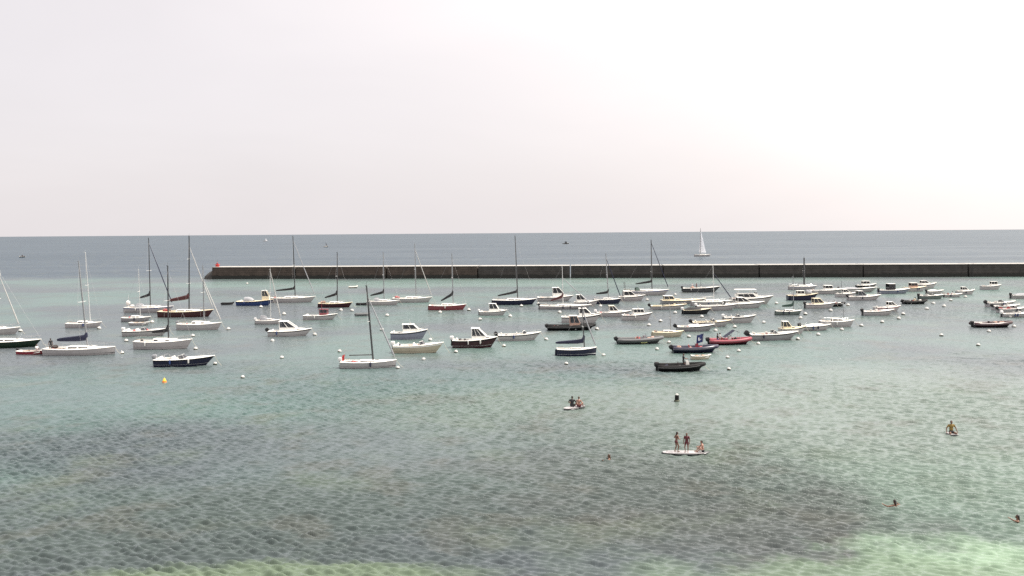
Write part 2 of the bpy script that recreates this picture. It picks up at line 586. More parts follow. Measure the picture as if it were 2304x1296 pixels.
    addn = n.new('ShaderNodeVectorMath'); addn.operation = 'ADD'
    l.new(geo.outputs['Normal'], addn.inputs[0])
    l.new(scl.outputs['Vector'], addn.inputs[1])
    bb = n.new('ShaderNodeVectorMath'); bb.operation = 'NORMALIZE'
    l.new(addn.outputs['Vector'], bb.inputs[0])
    # light from within the water, and the sky mirrored on it; wave shadowing holds the mirror below half
    df = n.new('ShaderNodeBsdfDiffuse')
    l.new(dim.outputs['Vector'], df.inputs['Color'])
    gl = n.new('ShaderNodeBsdfGlossy')
    gl.inputs['Color'].default_value = (0.90, 0.96, 1.0, 1)
    l.new(rng_(lane.outputs['Fac'], 0.35, 0.65, 0.14, 0.22), gl.inputs['Roughness'])
    l.new(bb.outputs['Vector'], gl.inputs['Normal'])
    fr = n.new('ShaderNodeFresnel'); fr.inputs['IOR'].default_value = 1.333
    l.new(bb.outputs['Vector'], fr.inputs['Normal'])
    fm = n.new('ShaderNodeMapRange')
    fm.inputs['From Min'].default_value = 0.04
    fm.inputs['From Max'].default_value = 0.34
    fm.inputs['To Min'].default_value = 0.0
    fm.inputs['To Max'].default_value = 0.31
    l.new(fr.outputs['Fac'], fm.inputs['Value'])
    ms = n.new('ShaderNodeMixShader')
    l.new(fm.outputs['Result'], ms.inputs['Fac'])
    l.new(df.outputs['BSDF'], ms.inputs[1])
    l.new(gl.outputs['BSDF'], ms.inputs[2])
    l.new(ms.outputs['Shader'], n['Material Output'].inputs['Surface'])
    n.remove(p)
    return m


sea.data.materials.append(sea_material())

# ------------------------------------------------------------------ the stone mole
PA, PB = on_water(478, 628), on_water(2304, 622.5)
PDIR = (PB - PA).normalized()
PANG = math.atan2(PDIR.y, PDIR.x)
PH = 4.25
mole = empty('breakwater', PA, PANG)
tag(mole, 'long dark stone breakwater wall with pale coping closing off the harbour', 'breakwater')
plen = (PB - PA).length + 90
inv = Matrix.Rotation(-PANG, 4, 'Z')


def along(px):
    Yp = PA.y
    for _ in range(4):
        q = on_plane(px, 615, Yp)
        s_ = (q - PA).x / PDIR.x
        Yp = PA.y + s_ * PDIR.y
    return s_


cuts = [0.0] + [along(x) for x in (665, 870, 1075, 1283, 1492, 1708, 1942, 2178)] + [plen]
TH = 9.0
for i in range(len(cuts) - 1):
    a, b = cuts[i] + (0.0 if i == 0 else 0.24), cuts[i + 1] - 0.24
    zt = PH - 0.02 * (i % 2)
    y0 = -0.03 * ((i * 7) % 3)
    mb = MB().loft([[(x, y0 - 0.35, -1.5), (x, y0, zt), (x, TH, zt), (x, TH + 0.3, -1.5)] for x in (a, (a + b) / 2, b)])
    wsec = mb.build('wall_section', 'stone' if i < 3 else 'stone_slate', mole)
    MB().loft([[(x, y0 - 0.44, -1.4), (x, y0 - 0.40, 1.2 + 0.08 * math.sin(x * 1.3)), (x, y0 - 0.1, 1.25 + 0.08 * math.sin(x * 1.3)), (x, y0, -1.4)] for x in np.linspace(a + 0.02, b - 0.02, 26)]).build('weed_band', 'stone_weed', wsec)
    # courses of big blocks
    for k, z in enumerate((1.55, 2.35, 3.15)):
        MB().box(((a + b) / 2, y0 - 0.35 * (1 - (z + 1.5) / (PH + 1.5)) - 0.012, z), (b - a - 0.1, 0.09, 0.09)).build('block_course', 'stone', wsec)
    # one coping slab per few metres
    nslab = max(2, int((b - a) / 4))
    for k in range(nslab):
        xa, xb = a + (b - a) * k / nslab, a + (b - a) * (k + 1) / nslab - 0.03
        MB().loft([[(x, y0 - 0.28, zt + 0.004), (x, y0 - 0.28, zt + 0.15), (x, y0 + 1.0, zt + 0.17), (x, y0 + 1.0, zt + 0.004)] for x in (xa, xb)]).build('coping_slab', 'concrete_cap', mole)
    MB().box(((a + b) / 2, TH / 2 + 0.55, zt + 0.06), (b - a, TH - 1.2, 0.12)).build('walkway', 'concrete_cap', mole)
# sloping rounded head
hd = MB()
secs = []
for z, r, xo in ((-1.5, 4.9, -0.6), (0.9, 4.4, -0.2), (2.4, 3.5, 0.6), (3.3, 2.5, 1.4)):
    secs.append([(xo + 0.2 - r * math.sin(math.pi * k / 16), 4.4 - r * math.cos(math.pi * k / 16), z) for k in range(17)] + [(1.6, 4.4 + r, z), (1.6, 4.4 - r, z)])
hd.loft(secs).build('mole_head', 'stone_slate', mole, smooth=True)
# mooring ladders on the wall
for px in (1287, 1806, 2183):
    x = along(px) + 0.6
    lad = MB()
    for dx_ in (-0.22, 0.22):
        lad.tube([(x + dx_, -0.55, -0.6), (x + dx_, -0.30, PH + 0.5)], 0.035)
    for k in range(12):
        z = 0.2 + 0.36 * k
        lad.tube([(x - 0.22, -0.50 + 0.055 * z, z), (x + 0.22, -0.50 + 0.055 * z, z)], 0.02)
    lad.build('ladder', 'alloy_dark', mole)

bc = Vector(PA) + PDIR * 0.9 + Vector((0, 3.2, 0))
bx = empty('harbour_light', (bc.x, bc.y, 3.25))
bx.scale = (1.3, 1.3, 1.2)
tag(bx, 'small red harbour light on the end of the breakwater', 'harbour light')
MB().lathe([(0.95, 0), (0.95, 0.35), (0.8, 0.4)]).build('plinth', 'concrete_cap', bx)
MB().lathe([(0.55, 0.36), (0.5, 1.5), (0.72, 1.55), (0.72, 1.68), (0.3, 1.7)]).build('tower', 'buoy_red', bx, True)
lan = MB().lathe([(0.26, 1.7), (0.26, 2.05), (0.05, 2.25)]).build('lantern', 'gelcoat_red', bx, True)
MB().tube([(0, 0, 2.2), (0, 0, 2.8)], 0.03).build('aerial', 'alloy_dark', bx)


# ------------------------------------------------------------------ boats: shared pieces
BOATS = []          # (label tag, x0, x1, yw, world position) for naming buoys


class Boat:
    """hull geometry in local metres: x forward, z up from the water, origin amidships on the waterline"""

    def __init__(b, name, x0, x1, yw, label, cat, group, yaw=None, B=None, fb=None, rake=0.12, stern=0.75, flare=0.8, sheer=(1.0, 0.92, 1.25), short=None):
        xm = (x0 + x1) / 2
        x0, x1 = xm + (x0 - xm) * 1.04, xm + (x1 - xm) * 1.04
        P = on_water(xm, yw)
        b.s = P.y / FPX * 1.004
        b.L = (x1 - x0) * b.s
        b.B = B or (0.30 * b.L + 0.35)
        if yaw is None:
            yaw = random.uniform(-7, 7)
        b.loc = Vector((P.x, P.y + b.B * 0.40, 0))
        b.xm, b.yw, b.Yw = xm, yw, b.loc.y
        b.root = empty(name, b.loc, math.radians(yaw))
        b.s = b.loc.y / FPX * 1.004
        tag(b.root, label, cat, group)
        b.f0 = (fb or (0.32 + 0.058 * b.L)) * 1.24
        b.rake, b.stern, b.flare, b.sheer = rake * b.L, stern, flare, sheer
        b.tm = 0.42
        b.draft = 0.35
        BOATS.append((short, x0, x1, yw, b))

    # pixel helpers (photo coordinates -> local metres in the boat's own vertical plane)
    def X(b, px):
        return (px - b.xm) * b.s

    def Z(b, py):
        return (b.yw - py) * b.s

    def pix(b, px, py):
        q = on_plane(px, py, b.Yw)
        return Vector(((q.x - b.loc.x), 0, max(q.z, 0.1)))

    # hull form
    def zs(b, t):
        a, m, c = (k * b.f0 for k in b.sheer)
        return a * (1 - t) * (1 - 2 * t) + 4 * m * t * (1 - t) + c * t * (2 * t - 1)

    def hb(b, t):
        if t < b.tm:
            k = b.stern + (1 - b.stern) * math.sin(math.pi / 2 * t / b.tm)
        else:
            u = (t - b.tm) / (1 - b.tm)
            k = (1 - u ** 2.3) ** 0.85
        return max(b.B / 2 * k, 0.015)

    def T(b, x):
        return min(max((x + b.L / 2) / b.L, 0), 1)

    def pt(b, t, f, side=1, off=0.0):
        h = b.hb(t)
        r = b.flare * (1 - 0.45 * max(0, (t - 0.55) / 0.45) ** 1.5)
        x = -b.L / 2 + b.L * t - b.rake * (1 - max(f, -0.6)) * t ** 3.5
        if f >= 0:
            y, z = h * (r + (1 - r) * f ** 0.8), b.zs(t) * f
        else:
            y = h * r * max(1 + f, 0) ** 0.6
            z = f * b.draft * (1 - 0.7 * t ** 3)
        return (x + off * t ** 6, side * (y + off), z)

    def hull(b, m, deck, bottom='antifouling', bootf=0.28, stripe=None, stripef=(0.80, 0.90), rail=None, well=None, well_mat=None, N=16):
        ts = [i / N for i in range(N + 1)]
        fsl = [1, 0.8, 0.55, 0.3, 0.0, -0.35, -0.7, -1]
        secs = []
        for t in ts:
            sec = [b.pt(t, f, 1) for f in fsl] + [b.pt(t, f, -1) for f in reversed(fsl[:-1])]
            secs.append(sec)
        h = MB()
        n = len(secs[0])
        h.loft(secs, closed=False, cap=False)
        h.add(secs[0], [tuple(range(n))])
        ho = h.build('hull', m, b.root, True, 35)

        def band(name, f0, f1, mt, off=0.006):
            k = MB()
            for sd in (1, -1):
                k.loft([[b.pt(t, f0, sd, off), b.pt(t, f1, sd, off), b.pt(t, f1, sd, -0.02), b.pt(t, f0, sd, -0.02)] for t in ts])
            return k.build(name, mt, ho, True, 50)
        if bottom:
            band('boot_stripe', -0.3, bootf, bottom)  # antifouling, drawn taller so dark ones also stand for shadow at the waterline
        if stripe:
            band('hull_stripe', stripef[0], stripef[1], stripe)
        r = MB()
        path = [b.pt(t, 1, 1) for t in ts] + [b.pt(t, 1, -1) for t in reversed(ts)]
        r.tube(path, 0.035)
        r.build('gunwale', rail or deck, b.root, True)
        # deck, with the cockpit well let into it
        tw = sorted(set(ts + ([well[0], well[0] + 0.002, well[1] - 0.002, well[1]] if well else [])))
        rows = []
        for t in tw:
            hbm, z = b.pt(t, 1)[1], b.zs(t)
            x = b.pt(t, 1)[0]
            inw = well and well[0] + 0.001 < t < well[1] - 0.001
            wy = hbm * (well[2] if well else 0.6)
            dz = -well[3] if inw else 0.035
            rows.append([(x, hbm * 0.995, z), (x, wy + 0.02, z + 0.03), (x, wy, z + (dz if inw else 0.035)), (x, 0, z + (dz if inw else 0.05)), (x, -wy, z + (dz if inw else 0.035)), (x, -wy - 0.02, z + 0.03), (x, -hbm * 0.995, z)])
        MB().loft(rows, closed=False, cap=False).build('deck', deck, b.root)
        if well:
            cx = [t for t in tw if well[0] + 0.001 < t < well[1] - 0.001]
            so = MB().loft([[(b.pt(t, 1)[0], b.pt(t, 1)[1] * well[2] * 0.97, b.zs(t) - well[3] + 0.012), (b.pt(t, 1)[0], -b.pt(t, 1)[1] * well[2] * 0.97, b.zs(t) - well[3] + 0.012), (b.pt(t, 1)[0], -b.pt(t, 1)[1] * well[2] * 0.97, b.zs(t) - well[3] + 0.004), (b.pt(t, 1)[0], b.pt(t, 1)[1] * well[2] * 0.97, b.zs(t) - well[3] + 0.004)] for t in cx])
            so.build('cockpit_sole', well_mat or 'deck_grey', b.root)
        return ho

    def clutter(b, t0, t1, dep, n=3):
        """bags, ropes and boxes lying in the cockpit, and a fender or two over the side"""
        for i in range(n):
            t = random.uniform(t0 + 0.03, t1 - 0.03)
            b.heap(b.pt(t, 1)[0], b.zs(t) - dep + 0.02, (random.uniform(0.35, 0.6), random.uniform(0.3, 0.5), random.uniform(0.35, 0.7)), random.choice(['canvas_black', 'canvas_navy', 'canvas_tan', 'vinyl_dark', 'canvas_grey', 'vinyl_red', 'rope']), random.choice(['gear_bag', 'rope_coil', 'locker_cushion']), random.uniform(-0.3, 0.3) * b.hb(t))
        for i in range(random.choice([0, 1, 1, 2])):
            b.fender(random.uniform(0.2, 0.62), random.choice([-1, -1, 1]), random.choice(['buoy_white', 'canvas_navy', 'gelcoat_blue']))
        # mooring line from the bow down to the water
        a = Vector((b.L / 2 - 0.05, 0, b.zs(1)))
        MB().tube([a, a + Vector((0.35, -0.1, -b.zs(1) * 0.55)), a + Vector((0.9, -0.2, -b.zs(1) - 0.05))], 0.018, 4).build('mooring_line', 'rope', b.root)

    # -------- pieces
    def pulpit(b, t0=0.8, h=0.55):
        p = MB()
        ts = [t0, 0.9, 0.97]
        path = [Vector(b.pt(t, 1, 1, -0.05)) + Vector((0, 0, h)) for t in ts]
        path += [Vector((b.L / 2 + 0.05, 0, b.zs(1) + h * 1.05))]
        path += [Vector(b.pt(t, 1, -1, -0.05)) + Vector((0, 0, h)) for t in reversed(ts)]
        path = [path[0] - Vector((0, 0, h))] + path + [path[-1] - Vector((0, 0, h))]
        p.tube(path, 0.018, 5)
        for sd in (1, -1):
            q = Vector(b.pt(0.9, 1, sd, -0.05))
            p.tube([q, q + Vector((0, 0, h))], 0.015, 5)
        p.build('pulpit', 'steel', b.root)

    def pushpit(b, h=0.55):
        p = MB()
        a = [Vector(b.pt(t, 1, sd, -0.05)) + Vector((0, 0, h)) for sd, ts in ((1, (0.14, 0.02)), (-1, (0.02, 0.14))) for t in ts]
        p.tube([a[0] - Vector((0, 0, h))] + a + [a[-1] - Vector((0, 0, h))], 0.018, 5)
        p.build('pushpit', 'steel', b.root)

    def stanchions(b, n=4, h=0.5):
        for sd in (1, -1):
            p = MB()
            ts = np.linspace(0.16, 0.8, n)
            tops = [Vector(b.pt(t, 1, sd, -0.05)) + Vector((0, 0, h)) for t in ts]
            for q in tops:
                p.tube([q - Vector((0, 0, h)), q], 0.013, 4)
            p.tube(tops, 0.008, 4)
            p.build('guard_rail', 'steel', b.root)

    def coachroof(b, t0=0.34, t1=0.76, h=0.38, wf=0.58, m='deck_white', nwin=2, winmat='glass_dark'):
        secs = []
        ts = np.linspace(t0, t1, 6)

        def sec(t, k):
            hw = b.hb(t) * wf
            z0 = b.zs(t) - 0.02
            x = b.pt(t, 1)[0]
            hh = (h * k) + 0.02
            return [(x, hw, z0), (x, hw * 0.86, z0 + hh * 0.82), (x, hw * 0.5, z0 + hh), (x, -hw * 0.5, z0 + hh), (x, -hw * 0.86, z0 + hh * 0.82), (x, -hw, z0)]
        ks = [1.0, 1.0, 0.95, 0.86, 0.66, 0.14]
        for t, k in zip(ts, ks):
            secs.append(sec(t, k))
        c = MB().loft(secs).build('coachroof', m, b.root, True, 30)
        for sd in (1, -1):
            for i in range(nwin):
                u0 = 0.05 + i * 0.72 / nwin
                u1 = u0 + 0.62 / nwin
                q = []
                for u, g in ((u0, 0.26), (u1, 0.28), (u1, 0.68), (u0, 0.70)):
                    t = t0 + (t1 - t0) * u
                    k = np.interp(u, np.linspace(0, 1, 6), ks)
                    hw = b.hb(t) * wf
                    f = g / 0.82
                    q.append((b.pt(t, 1)[0], sd * (hw * (1 - 0.14 * f) + 0.006), b.zs(t) + (h * k) * g))
                MB().slab(q, 0.02).build('window', winmat, c)
        x0 = b.pt(t0, 1)[0]
        MB().box((x0 - 0.012, 0, b.zs(t0) + h * 0.42), (0.03, b.B * 0.2, h * 0.8)).build('companionway', 'vinyl_dark', c)
        xm_ = b.pt(t0 + 0.72 * (t1 - t0), 1)[0]
        MB().box((xm_, 0, b.zs(t0 + 0.72 * (t1 - t0)) + h * 0.80), (0.45, 0.45, 0.06), taper=0.9).build('hatch', 'glass_tint', c)
        return c

    def dodger(b, x0, x1, h, m='canvas_navy', w=0.32):
        t = b.T((x0 + x1) / 2)
        z = b.zs(t)
        secs = []
        for u, k in ((0, 0.96), (0.4, 1.0), (0.75, 0.8), (1.0, 0.28)):
            x = x0 + (x1 - x0) * u
            secs.append([(x, b.B * w * math.cos(a) * (1 - 0.1 * u), z + h * k * math.sin(a) ** 0.6) for a in np.linspace(0.001, math.pi - 0.001, 9)])
        d = MB().loft(secs, closed=True, cap=False).build('sprayhood', m, b.root, True, 60)
        return d

    def rig(b, foot, top, boom=None, cover=None, jib=None, jibtop=0.93, mastmat='alloy_dark', r=0.075, spreaders=1, stay=True, bowx=None, cs=1.0):
        """foot, top: pixel points; boom: (pixel x of its end, pixel y) ; cover: canvas material"""
        F = Vector((b.X(foot[0]), 0, 0))
        F.x = max(min(F.x, b.L * 0.42), -b.L * 0.42)
        tz = b.T(F.x)
        F.z = b.zs(tz) + (0.05 if not hasattr(b, 'roofz') else b.roofz)
        dq = b.pix(*top) - b.pix(foot[0], foot[1])
        Tp = Vector((F.x + dq.x, 0, b.pix(*top).z))
        r = r * 1.35
        ms = MB().tube([F, F + (Tp - F) * 0.6, Tp], [r, r * 0.95, r * 0.75], 8, 0.85).build('mast', mastmat, b.root, True)
        MB().tube([Tp, Tp + Vector((0.02, 0, 0.5))], 0.012, 4).build('aerial', mastmat, ms)
        MB().box(Tp + Vector((-0.08, 0, 0.0)), (0.22, 0.10, 0.07)).build('masthead', mastmat, ms)
        H = (Tp - F).length
        hw = b.hb(tz)
        for k in range(spreaders):
            f = (k + 1) / (spreaders + 1) + 0.02
            q = F + (Tp - F) * f
            wd = hw * (0.75 if k == 0 else 0.55)
            MB().tube([q + Vector((-0.12, wd, 0.03)), q, q + Vector((-0.12, -wd, 0.03))], [0.035, 0.05, 0.035], 5).build('spreader', 'alloy_light', ms)
        for sd in (1, -1):
            c = Vector((F.x - 0.15, sd * hw * 0.96, b.zs(tz)))
            q = F + (Tp - F) * (1 / (spreaders + 1) + 0.02 if spreaders else 0.5)
            q = q + Vector((-0.12, sd * hw * 0.75, 0.03)) if spreaders else F + (Tp - F) * 0.9
            MB().tube([c, q, F + (Tp - F) * 0.95], 0.008, 4).build('shroud', 'steel', b.root)
        bow = Vector((b.X(bowx) if bowx else b.L / 2 - 0.08, 0, b.zs(1) + 0.05))
        if stay:
            MB().tube([bow, F + (Tp - F) * (jibtop + 0.02)], 0.008, 4).build('forestay', 'steel', b.root)
            MB().tube([(-b.L / 2 + 0.05, 0, b.zs(0)), Tp], 0.008, 4).build('backstay', 'steel', b.root)
        if jib:
            a, e = bow, F + (Tp - F) * jibtop
            P = [a + (e - a) * u for u in (0.045, 0.06, 0.2, 0.5, 0.8, 0.97)]
            MB().tube(P, [0.03, 0.095, 0.105, 0.09, 0.07, 0.045], 7).build('furled_jib', jib, b.root, True)
        if boom:
            E = Vector((b.X(boom[0]), 0, max(b.Z(boom[1]), F.z + 0.55)))
            G0 = Vector((F.x - 0.05, 0, max(b.Z(boom[2] if len(boom) > 2 else boom[1]), F.z + 0.6)))
            MB().tube([G0, E], 0.065, 6).build('boom', mastmat, b.root, True)
            if cover:
                up = Vector((0, 0, 1))
                P = [G0 + (E - G0) * u + up * z for u, z in ((0.0, 0.95), (0.02, 0.5), (0.07, 0.22), (0.25, 0.14), (0.6, 0.10), (0.9, 0.07), (1.0, 0.05))]
                MB().tube(P, [0.10, 0.18 * cs, 0.26 * cs, 0.24 * cs, 0.20 * cs, 0.15 * cs, 0.09 * cs], 8, 0.8).build('sail_cover', cover, b.root, True)
        return ms

    def outboard(b, m='engine_black', y=0.0, tilt=0.0, k=1.0):
        x, z = -b.L / 2 - 0.12 * k, b.zs(0)
        R = Matrix.Rotation(-tilt, 4, 'Y')

        def tr(mb):
            mb.v = [tuple(R @ Vector(p) + Vector((x, y, z))) for p in mb.v]
            return mb
        cw = MB().loft([
                        [(-0.27 * k * a * q, c * 0.19 * k * q, zz * k) for a, c in ((-0.9, 0.7), (-0.9, -0.7), (0.4, -1), (1.2, -0.6), (1.2, 0.6), (0.4, 1))]
                        for q, zz in ((0.72, -0.02), (1.0, 0.12), (1.02, 0.36), (0.88, 0.50), (0.5, 0.56))])
        co = tr(cw).build('outboard_motor', m, b.root, True, 45)
        lg = MB().loft([[(dx_ * k, dy_ * k, zz * k) for dx_, dy_ in ((-0.16, 0), (-0.05, 0.05), (0.10, 0), (-0.05, -0.05))] for zz in (-0.02, -0.5, -0.85)])
        lg.box((-0.10 * k, 0, -0.62 * k), (0.42 * k, 0.26 * k, 0.025))
        tr(lg).build('drive_leg', 'engine_black', co)
        MB().box((x + 0.16, y, z - 0.12), (0.14, 0.30, 0.28)).build('bracket', 'engine_grey', co)
        return co

    def windscreen(b, xb, h=0.42, depth=0.6, wf=0.66, m='glass_tint', z0=None):
        t = b.T(xb)
        wv_ = b.hb(t) * wf
        z = z0 if z0 is not None else b.zs(t) + 0.03
        top = Vector((-h * 0.75, 0, h))
        A, Bp = Vector((xb, wv_ * 0.62, z)), Vector((xb, -wv_ * 0.62, z))
        C, D = Vector((xb - depth, wv_, z)), Vector((xb - depth, -wv_, z))
        tA, tB = A + Vector((top.x, -0.06, h)), Bp + Vector((top.x, 0.06, h))
        tC, tD = C + Vector((-0.12, -0.05, h * 0.8)), D + Vector((-0.12, 0.05, h * 0.8))
        fr = MB()
        fr.tube([C, tC, tA, tB, tD, D], 0.022, 5)
        fr.tube([A, tA], 0.018, 5)
        fr.tube([Bp, tB], 0.018, 5)
        fo = fr.build('windscreen_frame', 'alloy_light', b.root)
        for q in ([A, Bp, tB, tA], [C, A, tA, tC], [Bp, D, tD, tB]):
            MB().slab(q, 0.012).build('pane', m, fo)
        return fo

    def house(b, xa, xb, h, wf=0.62, m='deck_white', roof='deck_white', rake=0.25, glass='glass_tint', nside=2, sill=0.45, z0=None, over=0.12, backrake=0.0, roofth=0.07):
        """wheelhouse: low walls, corner posts, panes between them and an overhanging roof"""
        tm_ = b.T((xa + xb) / 2)
        z = z0 if z0 is not None else b.zs(tm_) - 0.02
        wd = b.hb(tm_) * wf
        wfr = wd * 0.86
        zs_ = z + h * sill
        fx = lambda zz: xb - rake * h * max(0, (zz - zs_)) / max(h * (1 - sill), 0.01)
        bxx = lambda zz: xa + backrake * h * (zz - z) / h
        low = MB().loft([[(bxx(z), wd, z), (xb, wfr, z), (xb, -wfr, z), (bxx(z), -wd, z)], [(bxx(zs_), wd * 0.97, zs_), (xb, wfr * 0.97, zs_), (xb, -wfr * 0.97, zs_), (bxx(zs_), -wd * 0.97, zs_)]])
        ho = low.build('wheelhouse', m, b.root)
        zt = z + h
        lo = [Vector((bxx(zs_), wd * 0.96, zs_)), Vector((xb, wfr * 0.96, zs_)), Vector((xb, -wfr * 0.96, zs_)), Vector((bxx(zs_), -wd * 0.96, zs_))]
        hi = [Vector((bxx(zt), wd * 0.90, zt)), Vector((fx(zt), wfr * 0.90, zt)), Vector((fx(zt), -wfr * 0.90, zt)), Vector((bxx(zt), -wd * 0.90, zt))]
        posts = MB()
        for a, c in zip(lo, hi):
            posts.tube([a, c], 0.045, 4)
        posts.tube([(lo[1] + lo[2]) / 2, (hi[1] + hi[2]) / 2], 0.03, 4)
        for i, j in ((0, 1), (3, 2)):
            for k in range(1, nside):
                u = k / nside
                posts.tube([lo[i].lerp(lo[j], u), hi[i].lerp(hi[j], u)], 0.035, 4)
        posts.build('window_frame', m, ho)

        def pane(a, c, d, e):
            q = [a.lerp(c, 0.06), a.lerp(c, 0.94), e.lerp(d, 0.94), e.lerp(d, 0.06)]
            MB().slab([q[0].lerp(q[3], 0.04), q[1].lerp(q[2], 0.04), q[1].lerp(q[2], 0.95), q[0].lerp(q[3], 0.95)], 0.015).build('window', glass, ho)
        for i, j in ((0, 1), (3, 2)):
            for k in range(nside):
                u, v = k / nside, (k + 1) / nside
                pane(lo[i].lerp(lo[j], u), lo[i].lerp(lo[j], v), hi[i].lerp(hi[j], v), hi[i].lerp(hi[j], u))
        ml, mh = (lo[1] + lo[2]) / 2, (hi[1] + hi[2]) / 2
        pane(lo[1], ml, mh, hi[1])
        pane(ml, lo[2], hi[2], mh)
        rf = MB().loft([[(hi[0].x - over, wd * 0.98, zt), (hi[1].x + over, wfr * 0.98, zt), (hi[1].x + over, -wfr * 0.98, zt), (hi[0].x - over, -wd * 0.98, zt)],
                        [(hi[0].x - over, wd * 0.95, zt + roofth), (hi[1].x + over * 0.7, wfr * 0.93, zt + roofth * 0.8), (hi[1].x + over * 0.7, -wfr * 0.93, zt + roofth * 0.8), (hi[0].x - over, -wd * 0.95, zt + roofth)]])
        ro = rf.build('roof', roof, ho)
        return ho, zt + roofth

    def helm(b, x, h=0.75, m='deck_white', z=None, wheel=True):
        t = b.T(x)
        z = (b.zs(t) - 0.25) if z is None else z
        c = MB().loft([[(x - 0.28, 0.30, z), (x + 0.25, 0.28, z), (x + 0.25, -0.28, z), (x - 0.28, -0.30, z)], [(x - 0.20, 0.27, z + h), (x + 0.10, 0.25, z + h * 1.05), (x + 0.10, -0.25, z + h * 1.05), (x - 0.20, -0.27, z + h)]]).build('console', m, b.root)
        MB().slab([(x + 0.12, 0.25, z + h * 1.05), (x + 0.12, -0.25, z + h * 1.05), (x - 0.02, -0.22, z + h * 1.05 + 0.32), (x - 0.02, 0.22, z + h * 1.05 + 0.32)], 0.012).build('console_screen', 'glass_tint', c)
        if wheel:
            ring = [(x - 0.27 - 0.04 * math.sin(a), 0.17 * math.cos(a), z + h * 0.85 + 0.17 * math.sin(a)) for a in np.linspace(0, 2 * math.pi, 11)]
            MB().tube(ring, 0.015, 4).build('steering_wheel', 'alloy_dark', c)

    def seat(b, x, w=0.5, m='vinyl_white', z=None, back=True, n='seat'):
        t = b.T(x)
        z = (b.zs(t) - 0.28) if z is None else z
        s_ = MB()
        s_.box((x, 0, z + 0.18), (0.42, w, 0.36), taper=0.94)
        so = s_.build(n, m, b.root)
        if back:
            MB().loft([[(x - 0.24, w / 2, z + 0.30), (x - 0.14, w / 2, z + 0.30), (x - 0.14, -w / 2, z + 0.30), (x - 0.24, -w / 2, z + 0.30)], [(x - 0.32, w / 2.3, z + 0.72), (x - 0.24, w / 2.3, z + 0.72), (x - 0.24, -w / 2.3, z + 0.72), (x - 0.32, -w / 2.3, z + 0.72)]]).build('backrest', m, so)

    def arch(b, x, h, m='steel', w=0.8, r=0.03, lean=-0.2):
        t = b.T(x)
        z, hw = b.zs(t), b.hb(t) * w
        p = [(x, hw, z), (x + lean * 0.7, hw * 0.95, z + h * 0.8), (x + lean, hw * 0.7, z + h), (x + lean, -hw * 0.7, z + h), (x + lean * 0.7, -hw * 0.95, z + h * 0.8), (x, -hw, z)]
        return MB().tube(p, r, 6).build('radar_arch', m, b.root, True)

    def fender(b, t, sd=-1, m='buoy_white'):
        q = Vector(b.pt(t, 0.75, sd, 0.13))
        f = MB().lathe([(0.03, -0.30), (0.10, -0.24), (0.11, 0.0), (0.10, 0.2), (0.03, 0.27)], q, 8).build('fender', m, b.root, True)
        MB().tube([q + Vector((0, 0, 0.26)), Vector(b.pt(t, 1, sd, 0.02))], 0.012, 4).build('fender_line', 'rope', f)

    def pole(b, x, h, name='pole', m='alloy_dark', r=0.025, y=0.0, z=None):
        z = b.zs(b.T(x)) if z is None else z
        return MB().tube([(x, y, z), (x, y, z + h)], [r, r * 0.7], 6).build(name, m, b.root)

    def heap(b, x, z, size, m, name='gear_bag', y=0.0):
        """a lumpy soft bundle of gear"""
        k = MB()
        for i in range(4):
            k.ball((x + random.uniform(-0.35, 0.35) * size[0], y + random.uniform(-0.3, 0.3) * size[1], z + size[2] * random.uniform(0.3, 0.5)), (size[0] * 0.4, size[1] * 0.4, size[2] * random.uniform(0.35, 0.55)), 7, 5)
        return k.build(name, m, b.root, True, 80)

    def flag(b, x, z, w, h, m='flag_blue', emblem=None, staff=True, y=0.0, lean=0.25, side=-1):
        if staff:
            MB().tube([(x, y, b.zs(b.T(x)) - 0.1), (x + lean * 0.3, y, z + h + 0.1)], 0.02, 5).build('flagstaff', 'alloy_light', b.root)
        secs = []
        n = 9
        for i in range(n):
            u = i / (n - 1)
            xx = x + lean * 0.25 + side * w * u
            yy = y + 0.10 * math.sin(u * 7)
            dr = -0.22 * h * u
            secs.append([(xx, yy, z + dr), (xx + 0.08, yy + 0.02, z + h + dr), (xx + 0.08, yy + 0.032, z + h + dr), (xx, yy + 0.012, z + dr)])
        f = MB().loft(secs).build('flag', m, b.root, True, 60)
        if emblem:
            s2 = []
            for u in (0.3, 0.45, 0.6, 0.72):
                xx = x + lean * 0.25 + side * w * u
                yy = y + 0.10 * math.sin(u * 7)
                dr = -0.22 * h * u
                s2.append([(xx, yy - 0.012, z + h * 0.30 + dr), (xx, yy - 0.006, z + h * 0.66 + dr), (xx, yy + 0.030, z + h * 0.66 + dr), (xx, yy + 0.026, z + h * 0.30 + dr)])
            MB().loft(s2).build('emblem', emblem, f)
        return f


# ------------------------------------------------------------------ boats: whole kinds
SG, MG, RG, DG = 'sailing yachts on their moorings', 'motor boats on their moorings', 'inflatable boats with outboards', 'small tenders'


